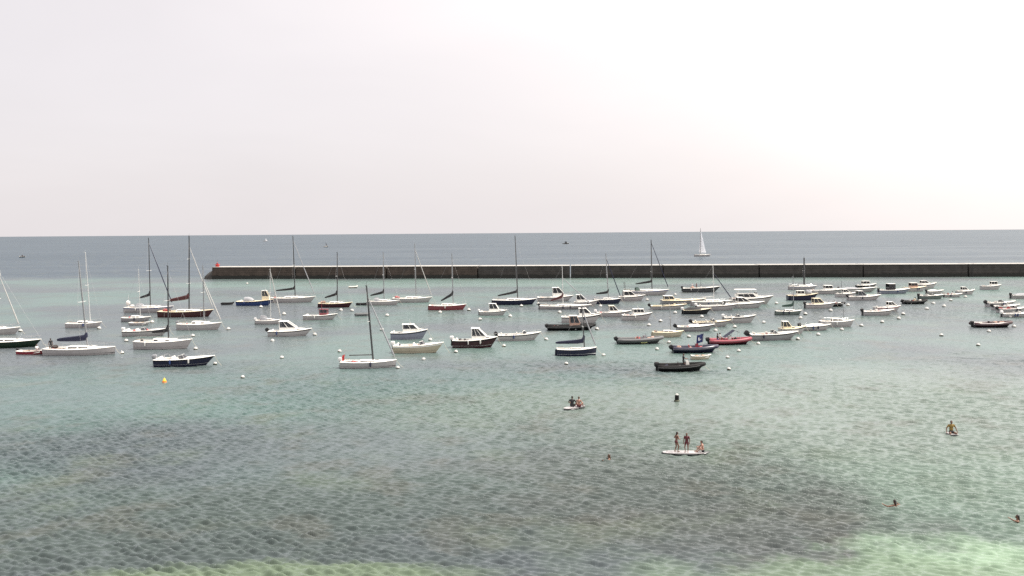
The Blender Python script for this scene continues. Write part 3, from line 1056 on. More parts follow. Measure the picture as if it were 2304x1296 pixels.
def sailboat(x0, x1, yw, label, short, foot, top, hull='gelcoat_white_shaded', deck='deck_white', boom=None, cover=None, jib=None, mastmat='alloy_dark', dodger=None, bottom='antifouling', stripe=None, spreaders=1, cabin=0.38, outb=False, r=0.08, rake=0.10, jibtop=0.93, stern=0.68, nwin=2, yaw=None, fb=None, rails=True, gear=None, ensign=None, stay=True, cs=1.15):
    b = Boat('sailboat', x0, x1, yw, label, 'sailboat', SG, yaw=yaw, rake=rake, stern=stern, fb=fb, short=short, sheer=(0.98, 0.92, 1.18))
    b.B = min(b.B, 3.7)
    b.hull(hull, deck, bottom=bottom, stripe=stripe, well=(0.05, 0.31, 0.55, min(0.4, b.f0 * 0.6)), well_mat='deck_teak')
    if cabin:
        b.coachroof(h=cabin, nwin=nwin)
        b.roofz = cabin * 0.85
    b.rig(foot, top, boom, cover, jib, jibtop, mastmat, r, spreaders, stay, cs=cs)
    if rails and b.L > 5.5:
        b.pulpit(); b.pushpit(); b.stanchions()
    if dodger:
        x = b.pt(0.30, 1)[0]
        b.dodger(x - 0.45, x + 0.75, cabin + 0.55, dodger)
    if outb:
        b.outboard(outb, k=0.85)
    b.clutter(0.06, 0.30, min(0.4, b.f0 * 0.6), 2)
    # tiller or wheel in the cockpit
    MB().tube([(-b.L / 2 + 0.1, 0, b.zs(0) + 0.12), (-b.L / 2 + 0.22 * b.L * 0.7, 0.1, b.zs(0) + 0.28)], 0.025, 5).build('tiller', 'deck_teak', b.root)
    rd = MB().loft([[(-b.L / 2 - 0.03, 0.02, z), (-b.L / 2 + 0.0, 0.02, z), (-b.L / 2 + 0.0, -0.02, z), (-b.L / 2 - a, -0.02, z)] for z, a in ((-0.5, 0.28), (b.zs(0) * 0.9, 0.22))])
    rd.build('rudder', hull, b.root)
    if gear:
        b.heap(-b.L * 0.38, b.zs(0.1) - 0.05, (0.9, 0.7, 0.6), gear)
    if ensign:
        b.flag(-b.L / 2 + 0.15, b.zs(0) + 0.45, 0.5, 0.35, ensign, None, lean=-0.2)
    return b


def openboat(x0, x1, yw, label, short, hull='gelcoat_white_shaded', deck='deck_white', engine='engine_black', tilt=0.0, screen=None, console=None, stripe='rubber_black', seatm='vinyl_white', bottom='antifouling', arch=None, fb=None, cover=None, bow_rail=True, yaw=None, n_eng=1, rake=0.16, seats=True, ek=1.0, well=(0.06, 0.62)):
    b = Boat('motorboat', x0, x1, yw, label, 'motorboat', MG, yaw=yaw, rake=rake, stern=0.86, fb=fb, flare=0.78, sheer=(0.92, 0.98, 1.32), short=short)
    b.B = min(b.B, 2.6)
    dep = min(0.42, b.f0 * 0.62)
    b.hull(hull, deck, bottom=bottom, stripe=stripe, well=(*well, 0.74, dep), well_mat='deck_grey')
    for i in range(n_eng):
        b.outboard(engine, y=(0.28 if i else -0.28) if n_eng == 2 else 0.0, tilt=tilt, k=ek)
    if screen is not None:
        b.windscreen(b.X(screen), h=0.45)
        b.helm(b.X(screen) - 0.55, 0.5, deck, z=b.zs(0.5) - dep + 0.01)
        if seats:
            b.seat(b.X(screen) - 1.25, b.B * 0.55, seatm, z=b.zs(0.4) - dep + 0.01)
            b.seat(-b.L * 0.38, b.B * 0.6, seatm, z=b.zs(0.1) - dep + 0.01)
    if console is not None:
        b.helm(b.X(console), 0.78, deck, z=b.zs(0.45) - dep + 0.01)
        if seats:
            b.seat(b.X(console) - 0.85, 0.7, seatm, z=b.zs(0.4) - dep + 0.01)
            b.seat(b.L * 0.1 + 0.3, b.B * 0.4, seatm, z=b.zs(0.6) - dep + 0.01, back=False)
    if arch:
        b.arch(b.X(arch[0]), b.Z(arch[1]) - b.zs(0.3))
    if cover:
        t0, t1 = cover[0], cover[1]
        secs = []
        for u in np.linspace(0, 1, 7):
            t = t0 + (t1 - t0) * u
            hw, z, x = b.hb(t) * 0.95, b.zs(t) + 0.03, b.pt(t, 1)[0]
            hh = cover[2] * math.sin(math.pi * (0.12 + 0.80 * u)) + 0.04 * math.sin(u * 23)
            secs.append([(x, hw, z), (x, hw * 0.75, z + hh * 0.7), (x, 0, z + hh), (x, -hw * 0.75, z + hh * 0.7), (x, -hw, z)])
        MB().loft(secs).build('boat_cover', cover[3], b.root, True, 50)
    b.clutter(*well, dep, 3)
    if bow_rail and b.L > 4.5:
        b.pulpit(0.72, 0.35)
    return b


def housed(x0, x1, yw, label, short, cab, hull='gelcoat_white_shaded', deck='deck_white', wall='deck_white', roof='deck_white', engine=None, tilt=0.0, stripe='rubber_black', rake=0.15, wrake=0.3, sill=0.42, glass='glass_tint', bottom='antifouling', aerial=None, mast=None, fb=None, yaw=None, fenders=0, cuddy=True, nside=2, ensign=None, dark_aft=False, well=(0.05, 0.36), ek=1.0, wf=0.62, wallh=1.0, backrake=0.0):
    """cab: (pixel x aft, pixel x fore, pixel y of roof top)"""
    b = Boat('motorboat', x0, x1, yw, label, 'motorboat', MG, yaw=yaw, rake=rake, stern=0.86, fb=fb, flare=0.80, sheer=(0.92, 0.95, 1.32), short=short)
    b.B = min(b.B, 3.3)
    dep = min(0.45, b.f0 * 0.6)
    xa, xb = b.X(cab[0]), b.X(cab[1])
    w1 = max(min(well[1], b.T(xa) - 0.02), well[0] + 0.12)
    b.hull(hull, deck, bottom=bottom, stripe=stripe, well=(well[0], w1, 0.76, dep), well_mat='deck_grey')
    z0 = b.zs(b.T((xa + xb) / 2)) - 0.02
    if cuddy and b.T(xb) < 0.80:
        t0, t1 = b.T(xb) - 0.03, min(b.T(xb) + 0.26, 0.93)
        secs = []
        for u in np.linspace(0, 1, 5):
            t = t0 + (t1 - t0) * u
            hw, z, x = b.hb(t) * 0.62, b.zs(t) - 0.02, b.pt(t, 1)[0]
            hh = 0.34 * (1 - u ** 2) + 0.03
            secs.append([(x, hw, z), (x, hw * 0.8, z + hh * 0.85), (x, -hw * 0.8, z + hh * 0.85), (x, -hw, z)])
        cu = MB().loft(secs).build('cuddy', deck, b.root, True, 30)
        for sd in (1, -1):
            q = []
            for u, g in ((0.15, 0.35), (0.5, 0.38), (0.5, 0.68), (0.15, 0.70)):
                t = t0 + (t1 - t0) * u
                hh = 0.34 * (1 - u ** 2) + 0.03
                hw = b.hb(t) * 0.62
                q.append((b.pt(t, 1)[0], sd * (hw * (1 - 0.2 * g / 0.85) + 0.008), b.zs(t) + hh * g))
            MB().slab(q, 0.02).build('porthole', 'glass_dark', cu)
    ho, zt = b.house(xa, xb, max(b.Z(cab[2]) - z0, 1.0), wf, wall, roof, wrake, glass, nside, sill, backrake=backrake)
    b.clutter(well[0], w1, dep, 3)
    if engine:
        b.outboard(engine, tilt=tilt, k=ek)
    b.seat(b.pt(0.13, 1)[0], b.B * 0.5, 'vinyl_white', z=b.zs(0.1) - dep + 0.01)
    if aerial is not None:
        MB().tube([((xa + xb) / 2, 0.2, zt - 0.02), ((xa + xb) / 2 - 0.2, 0.2, zt + aerial)], 0.018, 5).build('aerial', 'alloy_light', ho)
        MB().lathe([(0.18, 0), (0.2, 0.06), (0.1, 0.14)], ((xa + xb) / 2, -0.15, zt - 0.01), 8).build('radar_dome', 'gelcoat_white_shaded', ho)
    if mast:
        b.pole(b.X(mast[0]), b.Z(mast[1]) - b.zs(0.5), 'mast', mast[2] if len(mast) > 2 else 'alloy_dark', 0.05)
    b.pulpit(0.70, 0.45)
    for i in range(fenders):
        b.fender(0.35 + 0.28 * i)
    if ensign:
        b.flag(-b.L / 2 + 0.15, b.zs(0) + 0.4, 0.45, 0.3, ensign, None, lean=-0.2)
    return b


def rib(x0, x1, yw, label, short, tubem='rubber_black', hullm='gelcoat_black', engine='engine_black', console=0.0, arch=None, tilt=0.0, yaw=None, gear=None, seatm='vinyl_dark', ek=1.0, R=None, screen=True, n_eng=1, consm='deck_grey'):
    b = Boat('rigid_inflatable_boat', x0, x1, yw, label, 'inflatable boat', RG, yaw=yaw, rake=0.10, stern=0.92, flare=0.7, fb=None, short=short, sheer=(1.0, 1.0, 1.55))
    b.B = min(max(0.40 * b.L, 1.5), 2.5)
    R = R or (0.17 + 0.018 * b.L)
    b.f0 = 0.36 + 0.02 * b.L
    b.root['group'] = RG
    B0 = b.B
    b.B = B0 - 1.2 * R
    b.hull(hullm, 'deck_grey', bottom=None, well=(0.04, 0.74, 0.9, 0.2), well_mat='deck_grey')
    ts = [-0.03, 0.0, 0.1, 0.25, 0.4, 0.55, 0.68, 0.8, 0.9, 0.97]
    port = []
    for t in ts:
        tt = max(t, 0)
        q = Vector(b.pt(tt, 1, 1))
        port.append(Vector((q.x + (t - tt) * b.L, q.y + R * 0.45, b.zs(tt) + R * 0.15)))
    bowp = Vector((b.L / 2 + R * 0.2, 0, b.zs(1) + R * 0.2))
    stbd = [Vector((p.x, -p.y, p.z)) for p in reversed(port)]
    path = port + [bowp] + stbd
    rad = [R * 0.35, R] + [R] * (len(ts) - 4) + [R * 0.95, R * 0.92] + [R * 0.9] + [R * 0.92, R * 0.95] + [R] * (len(ts) - 4) + [R, R * 0.35]
    to = MB().tube(path, rad, 10).build('buoyancy_tube', tubem, b.root, True, 60)
    for sd in (port, stbd):
        P = [p + Vector((0, (1 if p.y > 0 else -1) * (R + 0.004), 0)) for p in sd if abs(p.y) > 0.3]
        MB().tube(P, 0.03, 5).build('rubbing_strake', 'rubber_grey' if tubem != 'rubber_grey' else 'rubber_black', to)
    z = b.zs(0.4) - 0.19
    if console is not None:
        b.helm(b.L * console, 0.85, consm, z=z)
        b.seat(b.L * console - 0.85, 0.55, seatm, z=z)
    for i in range(n_eng):
        b.outboard(engine, y=(0.3 if i else -0.3) if n_eng == 2 else 0, tilt=tilt, k=ek)
    b.clutter(0.08, 0.7, 0.19, 3)
    if arch:
        b.arch(-b.L * 0.36, arch, 'steel', 0.8, 0.03)
    if gear:
        b.heap(b.L * 0.25, z + 0.1, (0.9, 0.8, 0.6), gear)
    return b


def tender(x0, x1, yw, label, short, m='rubber_white', inner='deck_grey', rigid=False, engine=None, yaw=None):
    if rigid:
        b = Boat('dinghy', x0, x1, yw, label, 'dinghy', DG, yaw=yaw, rake=0.12, stern=0.8, fb=0.38, short=short)
        b.B = min(b.B, 1.5)
        b.hull(m, 'deck_white', bottom=None, well=(0.05, 0.85, 0.86, 0.28))
    else:
        b = Boat('dinghy', x0, x1, yw, label, 'dinghy', DG, yaw=yaw, rake=0.05, stern=0.95, fb=0.3, flare=0.8, short=short)
        b.B = 1.25
        R = 0.19
        b.B -= 1.2 * R
        b.hull(inner, 'deck_grey', bottom=None, well=(0.05, 0.8, 0.92, 0.12))
        ts = [-0.04, 0.0, 0.2, 0.45, 0.65, 0.82, 0.94]
        port = [Vector((b.pt(max(t, 0), 1)[0] + min(t, 0) * b.L, b.pt(max(t, 0), 1)[1] + R * 0.4, b.zs(max(t, 0)) * 0.9)) for t in ts]
        path = port + [Vector((b.L / 2, 0, b.zs(1) + 0.08))] + [Vector((p.x, -p.y, p.z)) for p in reversed(port)]
        MB().tube(path, [R * 0.4] + [R] * (len(path) - 2) + [R * 0.4], 9).build('buoyancy_tube', m, b.root, True, 60)
    for t in (0.3, 0.6):
        MB().box((b.pt(t, 1)[0], 0, b.zs(t) + 0.02), (0.26, b.hb(t) * 1.9, 0.04)).build('thwart', 'deck_teak' if rigid else 'rubber_grey', b.root)
    if engine:
        b.outboard(engine, k=0.6)
    return b


# ------------------------------------------------------------------ the fleet, from the photo's left to its right
sailboat(-78, 34, 754, 'grey white yacht cut by the left picture edge, pale furled jib', 'the pale yacht at the left edge', (-25, 736), (-8, 615), jib='furled_cloth', mastmat='alloy_light', hull='gelcoat_white_shaded', yaw=2)
sailboat(-70, 80, 783, 'dark green hulled yacht cut by the left picture edge', 'the green yacht', (-15, 765), (-22, 590), hull='gelcoat_green', mastmat='alloy_light', deck='deck_white', boom=(-60, 752), cover='canvas_navy', yaw=0, gear='canvas_grey', fb=0.75)
redboat = tender(36, 97, 798, 'small dark red dinghy tied to the stern of a white yacht', 'the red dinghy', m='gelcoat_red', rigid=True, engine='engine_black', yaw=-3)
sailboat(95, 248, 800, 'white plumb bowed yacht with navy boom cover and bare mast, red dinghy astern', 'the plumb bowed white yacht', (187, 778), (167, 588), boom=(119, 768, 766), cover='canvas_navy', mastmat='alloy', rake=0.01, spreaders=1, r=0.09, dodger=None, stay=False, yaw=-1, fb=0.72, gear='vinyl_dark', cs=1.6)
sailboat(147, 222, 738, 'small white sailboat with thin mast, alone behind the plumb bowed yacht', 'the lone small sailboat', (198, 722), (187, 568), mastmat='alloy_light', r=0.055, cabin=0.42, yaw=3)
y6 = sailboat(278, 384, 704, 'white yacht with black boom cover, dark furled jib and gear on its stern rail', 'the yacht with gear on its stern', (333, 684), (329, 536), boom=(308, 672, 666), cover='canvas_black', jib='canvas_navy', spreaders=1, dodger='canvas_grey', gear='cloth_white', stripe='stripe_blue', yaw=-2, r=0.08)
y6.heap(-y6.L * 0.44, y6.zs(0) + 0.5, (0.7, 0.8, 0.9), 'cloth_white', 'life_raft')
y6.pole(-y6.L * 0.46, 2.6, 'wind_generator_mast', 'alloy_light', 0.04, 0.5)
yb = sailboat(355, 473, 714, 'big brown hulled classic yacht with tall dark mast and two sets of spreaders', 'the brown classic yacht', (420, 694), (420, 531), hull='gelcoat_brown', deck='deck_cream', boom=(374, 678, 672), cover='canvas_brown', jib='furled_cloth', jibtop=0.86, spreaders=2, r=0.10, bottom='antifouling_red', gear='vinyl_red', yaw=1, fb=0.95, cs=1.7)
sailboat(273, 334, 724, 'small grey white sailboat with short thin mast, moored below the yacht with stern gear', 'the small grey sailboat', (312, 710), (308, 606), mastmat='alloy_light', r=0.04, hull='gelcoat_grey', cabin=0.4, yaw=2)
tender(290, 334, 732, 'low white rowing dinghy lying against a small grey sailboat', 'the white rowing dinghy', m='gelcoat_white_shaded', rigid=True)
openboat(276, 374, 757, 'long white launch with outboard raised, partly hidden behind a mast and black cover', 'the long white launch', engine='engine_white', screen=325, hull='gelcoat_white_shaded', yaw=1)
sailboat(300, 425, 786, 'white yacht with black mast and black boom cover, nearest of the left cluster', 'the white yacht with the black mast', (373, 766), (371, 598), boom=(336, 750, 748), cover='canvas_black', nwin=1, cabin=0.45, yaw=-1, r=0.08, fb=0.9)
sailboat(397, 494, 743, 'grey white sloop with dark cabin window in front of the brown classic yacht', 'the sloop below the brown yacht', (455, 726), (452, 598), jib='furled_cloth', jibtop=0.75, mastmat='alloy', nwin=1, cabin=0.5, outb='engine_grey', yaw=-2, fb=0.85)
openboat(347, 475, 825, 'navy hulled speedboat with white deck, nearest boat of the left cluster', 'the navy speedboat', hull='gelcoat_navy', screen=412, tilt=0.0, engine='engine_grey', bow_rail=True, yaw=2, arch=(372, 799), bottom='stripe_white', well=(0.06, 0.5))
tender(498, 523, 686, 'tiny dark inflatable dinghy left of the blue fishing boat', 'the tiny dark dinghy', m='rubber_black')
hb1 = housed(532, 612, 688, 'bright blue hulled fishing boat with open aft deck below the breakwater end', 'the blue fishing boat', (588, 604, 655), hull='gelcoat_blue', deck='deck_cream', wall='deck_cream', wf=0.45, yaw=-4, fb=0.85, aerial=0.6, bottom='antifouling_blue')
hb1.dodger(hb1.X(548), hb1.X(568), 1.0, 'canvas_grey')
sailboat(606, 705, 681, 'white yacht with tall mast and black boom cover behind the blue fishing boat', 'the white yacht behind the blue boat', (661, 663), (656, 532), boom=(618, 655, 652), cover='canvas_black', jib='canvas_grey', jibtop=0.93, r=0.085, nwin=2, yaw=1, spreaders=1)
sailboat(575, 630, 730, 'small white sailboat with grey sprayhood and one slanting pale jib stay', 'the little sailboat with slanting stay', (607, 714), (606, 606), mastmat='alloy_light', r=0.04, jib='furled_cloth', jibtop=0.97, dodger='canvas_grey', yaw=0, outb='engine_white')
housed(604, 697, 757, 'white hardtop motorboat with black outboard in front of the little slanting stay sailboat', 'the white hardtop boat', (628, 664, 724), engine='engine_black', tilt=0.5, wrake=0.9, sill=0.38, yaw=3, wf=0.7)
housed(683, 757, 720, 'grey white fishing boat with small red topped wheelhouse and red pole', 'the fishing boat with red wheelhouse', (718, 736, 697), hull='gelcoat_white_shaded', roof='gelcoat_red', wall='gelcoat_dullred', mast=(722, 684, 'gelcoat_red'), wrake=0.05, wf=0.5, yaw=-5, cuddy=False, well=(0.05, 0.42))
sailboat(716, 790, 692, 'dark maroon yacht with black boom cover, below the breakwater', 'the dark maroon yacht', (757, 672), (757, 568), hull='gelcoat_maroon', deck='deck_cream', boom=(729, 671, 664), cover='canvas_black', jib=None, yaw=-2, bottom='antifouling_red', gear='canvas_tan')
tender(785, 803, 648, 'tiny dark and white tender just below the breakwater', 'the tiny tender near the breakwater', m='rubber_white', inner='gelcoat_black')
tender(799, 830, 711, 'pale inflatable tender left of the tall near mast', 'the pale inflatable', m='rubber_grey')
s21 = sailboat(826, 897, 687, 'white yacht with sprayhood and black boom cover, just left of a red trimmed yacht', 'the white yacht with sprayhood', (863, 667), (861, 567), boom=(832, 666, 660), cover='canvas_black', dodger='canvas_grey', mastmat='alloy', yaw=-2)
tender(802, 828, 687, 'dark inflatable hanging off the stern of the white yacht with sprayhood', 'the dark stern inflatable', m='rubber_black')
sailboat(884, 970, 681, 'white yacht with bare pale boom, pale furled jib and red cushions aft', 'the yacht with red cushions', (935, 664), (932, 549), boom=(900, 656, 652), jib='furled_cloth', mastmat='alloy', gear='vinyl_red', yaw=1, r=0.08, jibtop=0.9)
sailboat(966, 1048, 698, 'dull red hulled sailboat with black sloping boom cover', 'the dull red sailboat', (1019, 682), (1016, 571), hull='gelcoat_dullred', boom=(992, 678, 664), cover='canvas_black', yaw=-1, mastmat='alloy', bottom='antifouling', fb=0.82)
f1 = housed(880, 960, 764, 'slate blue motor cruiser with white hardtop, behind a cream speedboat', 'the slate blue cruiser', (906, 940, 731), hull='gelcoat_slate', wrake=0.6, sill=0.45, yaw=2, aerial=0.7, fb=0.9, wf=0.72)
openboat(886, 996, 795, 'cream and white speedboat with raised windscreen, in front of the slate cruiser', 'the cream speedboat', hull='gelcoat_cream', screen=955, engine='engine_white', yaw=-3, stripe='stripe_white', well=(0.06, 0.56), fb=0.85)
near = sailboat(767, 888, 829, 'near white sportboat yacht with tall black mast, black jib stay and red flag astern', 'the near sportboat yacht', (837, 812), (822, 643), boom=(783, 803, 804), jib='canvas_grey', jibtop=0.86, cabin=0.22, rake=0.02, stern=0.85, outb='engine_white', r=0.085, yaw=-1, fb=0.62, nwin=1, rails=False)
near.flag(-near.L / 2 + 0.35, near.zs(0) + 0.10, 0.35, 0.75, 'flag_red', lean=0.1)
housed(1020, 1118, 783, 'maroon hulled motorboat with white windowed pilothouse and fenders', 'the maroon pilothouse boat', (1062, 1094, 740), hull='gelcoat_maroon', wrake=0.7, sill=0.32, fenders=2, yaw=-2, engine='engine_white', glass='glass_tint', fb=0.92, nside=3, bottom='stripe_white', wf=0.7)
openboat(1122, 1216, 767, 'white runabout with black tilted outboard right of the maroon pilothouse boat', 'the white runabout', screen=1186, tilt=0.7, engine='engine_black', yaw=3, fb=0.75, hull='gelcoat_white_shaded')
housed(1080, 1140, 710, 'small white cabin boat in front of the navy yacht', 'the small white cabin boat', (1101, 1122, 684), wrake=0.4, yaw=-3, sill=0.35, engine='engine_white', ek=0.8)
sailboat(1110, 1206, 686, 'long navy hulled yacht with black sloping boom cover and raked mast', 'the long navy yacht', (1165, 664), (1159, 531), hull='gelcoat_navy', boom=(1120, 669, 659), cover='canvas_black', yaw=-1, r=0.085, bottom='antifouling_blue', spreaders=1, fb=0.9)
housed(1211, 1290, 678, 'white motor cruiser with dark windowed cabin behind a pale yacht', 'the white cruiser with dark cabin', (1244, 1268, 648), wall='deck_white', glass='glass_dark', wrake=0.5, yaw=2, aerial=0.5)
sailboat(1217, 1330, 696, 'low white sailboat with brown boom cover and thin mast', 'the low white sailboat', (1268, 682), (1266, 600), boom=(1240, 678, 670), cover='canvas_brown', mastmat='alloy_light', r=0.05, jib='canvas_grey', jibtop=0.7, yaw=-1, outb='engine_black', cabin=0.3, fb=0.6)
housed(1293, 1346, 689, 'white cuddy cruiser with rounded cabin beside the navy blue yacht', 'the white cuddy cruiser', (1298, 1320, 664), wrake=0.7, sill=0.35, yaw=-4, glass='glass_dark', fb=0.8)
sailboat(1338, 1398, 684, 'short navy blue yacht with black boom cover and dark jib stay', 'the short navy yacht', (1370, 667), (1364, 571), hull='gelcoat_navy', boom=(1342, 662, 660), cover='canvas_black', jib='canvas_navy', jibtop=0.9, yaw=0, mastmat='alloy', fb=0.85)
housed(1394, 1452, 677, 'white cabin boat with large side windows below the big green tinted yacht', 'the cabin boat with side windows', (1405, 1430, 656), wrake=0.8, sill=0.3, glass='glass_dark', yaw=-2, fb=0.85)
yf = sailboat(1406, 1506, 665, 'large white yacht with stern gantry, black boom cover and long dark jib stay', 'the large yacht with stern gantry', (1469, 646), (1467, 540), boom=(1432, 640, 636), cover='canvas_black', jib='canvas_navy', jibtop=0.95, spreaders=2, dodger='canvas_green', yaw=0, r=0.10, stripe='stripe_blue', bottom='antifouling_blue')
yf.arch(-yf.L * 0.46, 2.2, 'alloy_dark', 0.8, 0.05)
g1 = openboat(1540, 1622, 658, 'dark grey workboat carrying people and gear, nearest the breakwater', 'the dark workboat', hull='gelcoat_darkgrey', console=1580, yaw=-3, fb=0.95, bottom='antifouling')
g1.pole(g1.X(1579), g1.Z(628) - g1.zs(0.5), 'signal_mast', 'alloy_dark', 0.05)
g1.heap(g1.X(1560), g1.zs(0.3) - 0.3, (1.0, 0.8, 0.9), 'canvas_tan', 'gear_pile')
sailboat(1560, 1650, 689, 'white sloop with thin pale mast and dark jib stay, stern hidden by a launch', 'the sloop behind the launches', (1609, 674), (1607, 598), jib='canvas_navy', jibtop=0.8, mastmat='alloy_light', r=0.055, yaw=0, boom=(1582, 671, 668))
housed(1492, 1590, 684, 'long cream decked launch with small cuddy under the signal mast', 'the cream decked launch', (1496, 1520, 668), deck='deck_cream', wall='deck_cream', hull='gelcoat_grey', wrake=0.6, sill=0.3, yaw=1, fb=0.7)
openboat(1467, 1546, 697, 'white open boat with black outboard in front of the cream decked launch', 'the white open boat', tilt=0.6, console=1520, engine='engine_black', deck='deck_cream', yaw=0, fb=0.68)
openboat(1572, 1662, 699, 'white speedboat with purple side stripe, behind the black covered boat', 'the purple striped speedboat', stripe='canvas_brown', screen=1634, engine='engine_white', yaw=-2, bottom='antifouling_blue')
openboat(1540, 1601, 707, 'black hulled boat under a dark tent cover', 'the black covered boat', hull='gelcoat_black', engine='engine_white', cover=(0.05, 0.62, 0.55, 'canvas_black'), yaw=-2, deck='deck_cream', fb=0.68)
my = housed(1648, 1741, 685, 'two decked white flybridge motor yacht with dark side windows', 'the flybridge yacht', (1662, 1704, 668), wrake=0.8, sill=0.3, glass='glass_dark', yaw=-3, nside=3, fb=1.15, wf=0.75)
zt = my.Z(668) + 0.08
MB().loft([[(my.X(1658), sd * my.B * 0.30, zt), (my.X(1706), sd * my.B * 0.26, zt), (my.X(1706), sd * my.B * 0.26, zt + 0.55), (my.X(1658), sd * my.B * 0.30, zt + 0.4)] for sd in (1, -1)]).build('flybridge_coaming', 'deck_white', my.root)
my.windscreen(my.X(1706) + 0.1, 0.4, 0.5, 0.5, z0=zt + 0.54)
for sd in (1, -1):
    for px in (1664, 1692):
        MB().tube([(my.X(px), sd * my.B * 0.26, zt + 0.3), (my.X(px), sd * my.B * 0.26, my.Z(653))], 0.04, 5).build('hardtop_post', 'deck_white', my.root)
MB().box((my.X(1680), 0, my.Z(652)), (my.X(1704) - my.X(1657), my.B * 0.62, 0.09), taper=0.94).build('hardtop', 'deck_white', my.root)
housed(1636, 1722, 694, 'white sports cruiser with wide dark windows in front of the flybridge yacht', 'the sports cruiser', (1661, 1690, 670), wrake=1.2, sill=0.35, glass='glass_dark', yaw=0, fb=0.85, wf=0.72, engine='engine_black')
housed(1344, 1421, 713, 'white cabin boat with cream roofed wheelhouse right of the near navy sloop mast', 'the cream roofed cabin boat', (1372, 1392, 689), roof='deck_cream', wall='deck_white', wrake=0.7, yaw=1, sill=0.3, fb=0.7, glass='glass_dark', engine='engine_white')
housed(1402, 1468, 721, 'white fishing boat with flat dark windowed wheelhouse and radar aerial', 'the fishing boat with radar aerial', (1426, 1450, 701), wrake=0.15, glass='glass_dark', yaw=2, sill=0.45, aerial=0.7, fb=0.85, cuddy=False, nside=3)
housed(1266, 1352, 727, 'white cabin cruiser with crowded pinkish deck behind a black cabin inflatable', 'the cruiser with crowded deck', (1304, 1330, 695), wall='deck_white', deck='deck_white', hull='gelcoat_white_shaded', wrake=0.6, glass='glass_dark', yaw=-2, fb=0.95, aerial=0.4)
rb = rib(1236, 1336, 744, 'long black inflatable with glazed cabin and twin outboards', 'the black cabin inflatable', tubem='rubber_black', hullm='gelcoat_black', console=None, yaw=-1, n_eng=2, tilt=0.4)
rb.house(rb.X(1283), rb.X(1306), rb.Z(712) - rb.zs(0.5), 0.7, 'canvas_tan', 'deck_white', 0.3, 'glass_tint', 2, 0.35)
sailboat(1255, 1342, 801, 'near navy hulled daysailer with thin mast, navy boom and pale jib stay', 'the navy daysailer', (1316, 787), (1311, 693), hull='gelcoat_navy', boom=(1251, 781, 778), cover='canvas_navy', jib='canvas_grey', jibtop=0.95, cabin=0.2, r=0.055, yaw=0, bottom='stripe_white', fb=0.72, rake=0.02, rails=False, nwin=1, stern=0.8)
t1 = rib(1393, 1490, 774, 'dark grey inflatable with square yellow panel on its side', 'the inflatable with yellow panel', tubem='rubber_grey', hullm='gelcoat_darkgrey', console=0.12, arch=None, yaw=1, tilt=0.4, gear='canvas_tan', seatm='vinyl_red')
tq = [Vector(t1.pt(t, f, -1, 0.34)) for t, f in ((0.50, 0.35), (0.64, 0.35), (0.64, 1.05), (0.50, 1.05))]
pnl = MB().slab(tq, 0.03).build('side_panel', 'sign_yellow', t1.root)
for u in (0.25, 0.5, 0.72):
    a, c = tq[0].lerp(tq[1], u), tq[3].lerp(tq[2], u)
    MB().slab([a.lerp(c, 0.2) + Vector((-0.05, -0.02, 0)), a.lerp(c, 0.2) + Vector((0.05, -0.02, 0)), a.lerp(c, 0.8) + Vector((0.05, -0.02, 0)), a.lerp(c, 0.8) + Vector((-0.05, -0.02, 0))], 0.01).build('panel_mark', 'rubber_black', pnl)
sailboat(1471, 1539, 759, 'small cream sailboat with short dark mast between two inflatables', 'the small cream sailboat', (1511, 742), (1509, 691), hull='gelcoat_cream', deck='deck_cream', mastmat='alloy', r=0.05, yaw=1, cabin=0.3, fb=0.65, stay=False)
openboat(1527, 1610, 746, 'low grey white boat with tilted outboard behind the small cream sailboat', 'the low grey boat', hull='gelcoat_grey', tilt=0.9, console=1572, yaw=2, cover=(0.3, 0.6, 0.3, 'canvas_white'))
openboat(1562, 1646, 736, 'white speedboat with cream seats and black outboard, behind the low grey boat', 'the cream seated speedboat', tilt=0.7, screen=1612, yaw=-2, stripe='canvas_brown', deck='deck_cream')
openboat(1633, 1702, 727, 'white flared runabout with upright windscreen and pale bow rail', 'the flared runabout', screen=1668, engine='engine_white', yaw=-4, fb=0.85)
fy = rib(1519, 1614, 794, 'navy inflatable with red deck flying a large blue flag', 'the navy inflatable with flag', tubem='gelcoat_navy', hullm='gelcoat_navy', console=0.05, yaw=-2, tilt=0.5, seatm='vinyl_red', consm='gelcoat_red')
fy.flag(fy.X(1583), fy.Z(771), fy.X(1583) - fy.X(1568), fy.Z(752) - fy.Z(771), 'flag_blue', 'flag_white', lean=0.4)
fz = rib(1600, 1690, 776, 'bright red inflatable with people and navy canopy beside a grey launch', 'the red inflatable', tubem='rubber_red', hullm='gelcoat_maroon', console=0.0, yaw=0, tilt=0.2, seatm='vinyl_red', engine='engine_black', consm='deck_white')
cp = MB()
cp.slab([(fz.X(1632), 0.7, fz.Z(760)), (fz.X(1632), -0.7, fz.Z(760)), (fz.X(1654), -0.7, fz.Z(744)), (fz.X(1654), 0.7, fz.Z(744))], 0.03)
cp.slab([(fz.X(1654), 0.7, fz.Z(744)), (fz.X(1654), -0.7, fz.Z(744)), (fz.X(1666), -0.7, fz.Z(750)), (fz.X(1666), 0.7, fz.Z(750))], 0.03)
cpo = cp.build('canopy', 'canvas_navy', fz.root)
for sd in (1, -1):
    MB().tube([(fz.X(1666), sd * 0.68, fz.zs(0.7)), (fz.X(1666), sd * 0.68, fz.Z(744))], 0.025, 5).build('canopy_post', 'alloy_light', cpo)
    MB().tube([(fz.X(1650), sd * 0.68, fz.zs(0.6)), (fz.X(1654), sd * 0.68, fz.Z(744))], 0.025, 5).build('canopy_post', 'alloy_light', cpo)
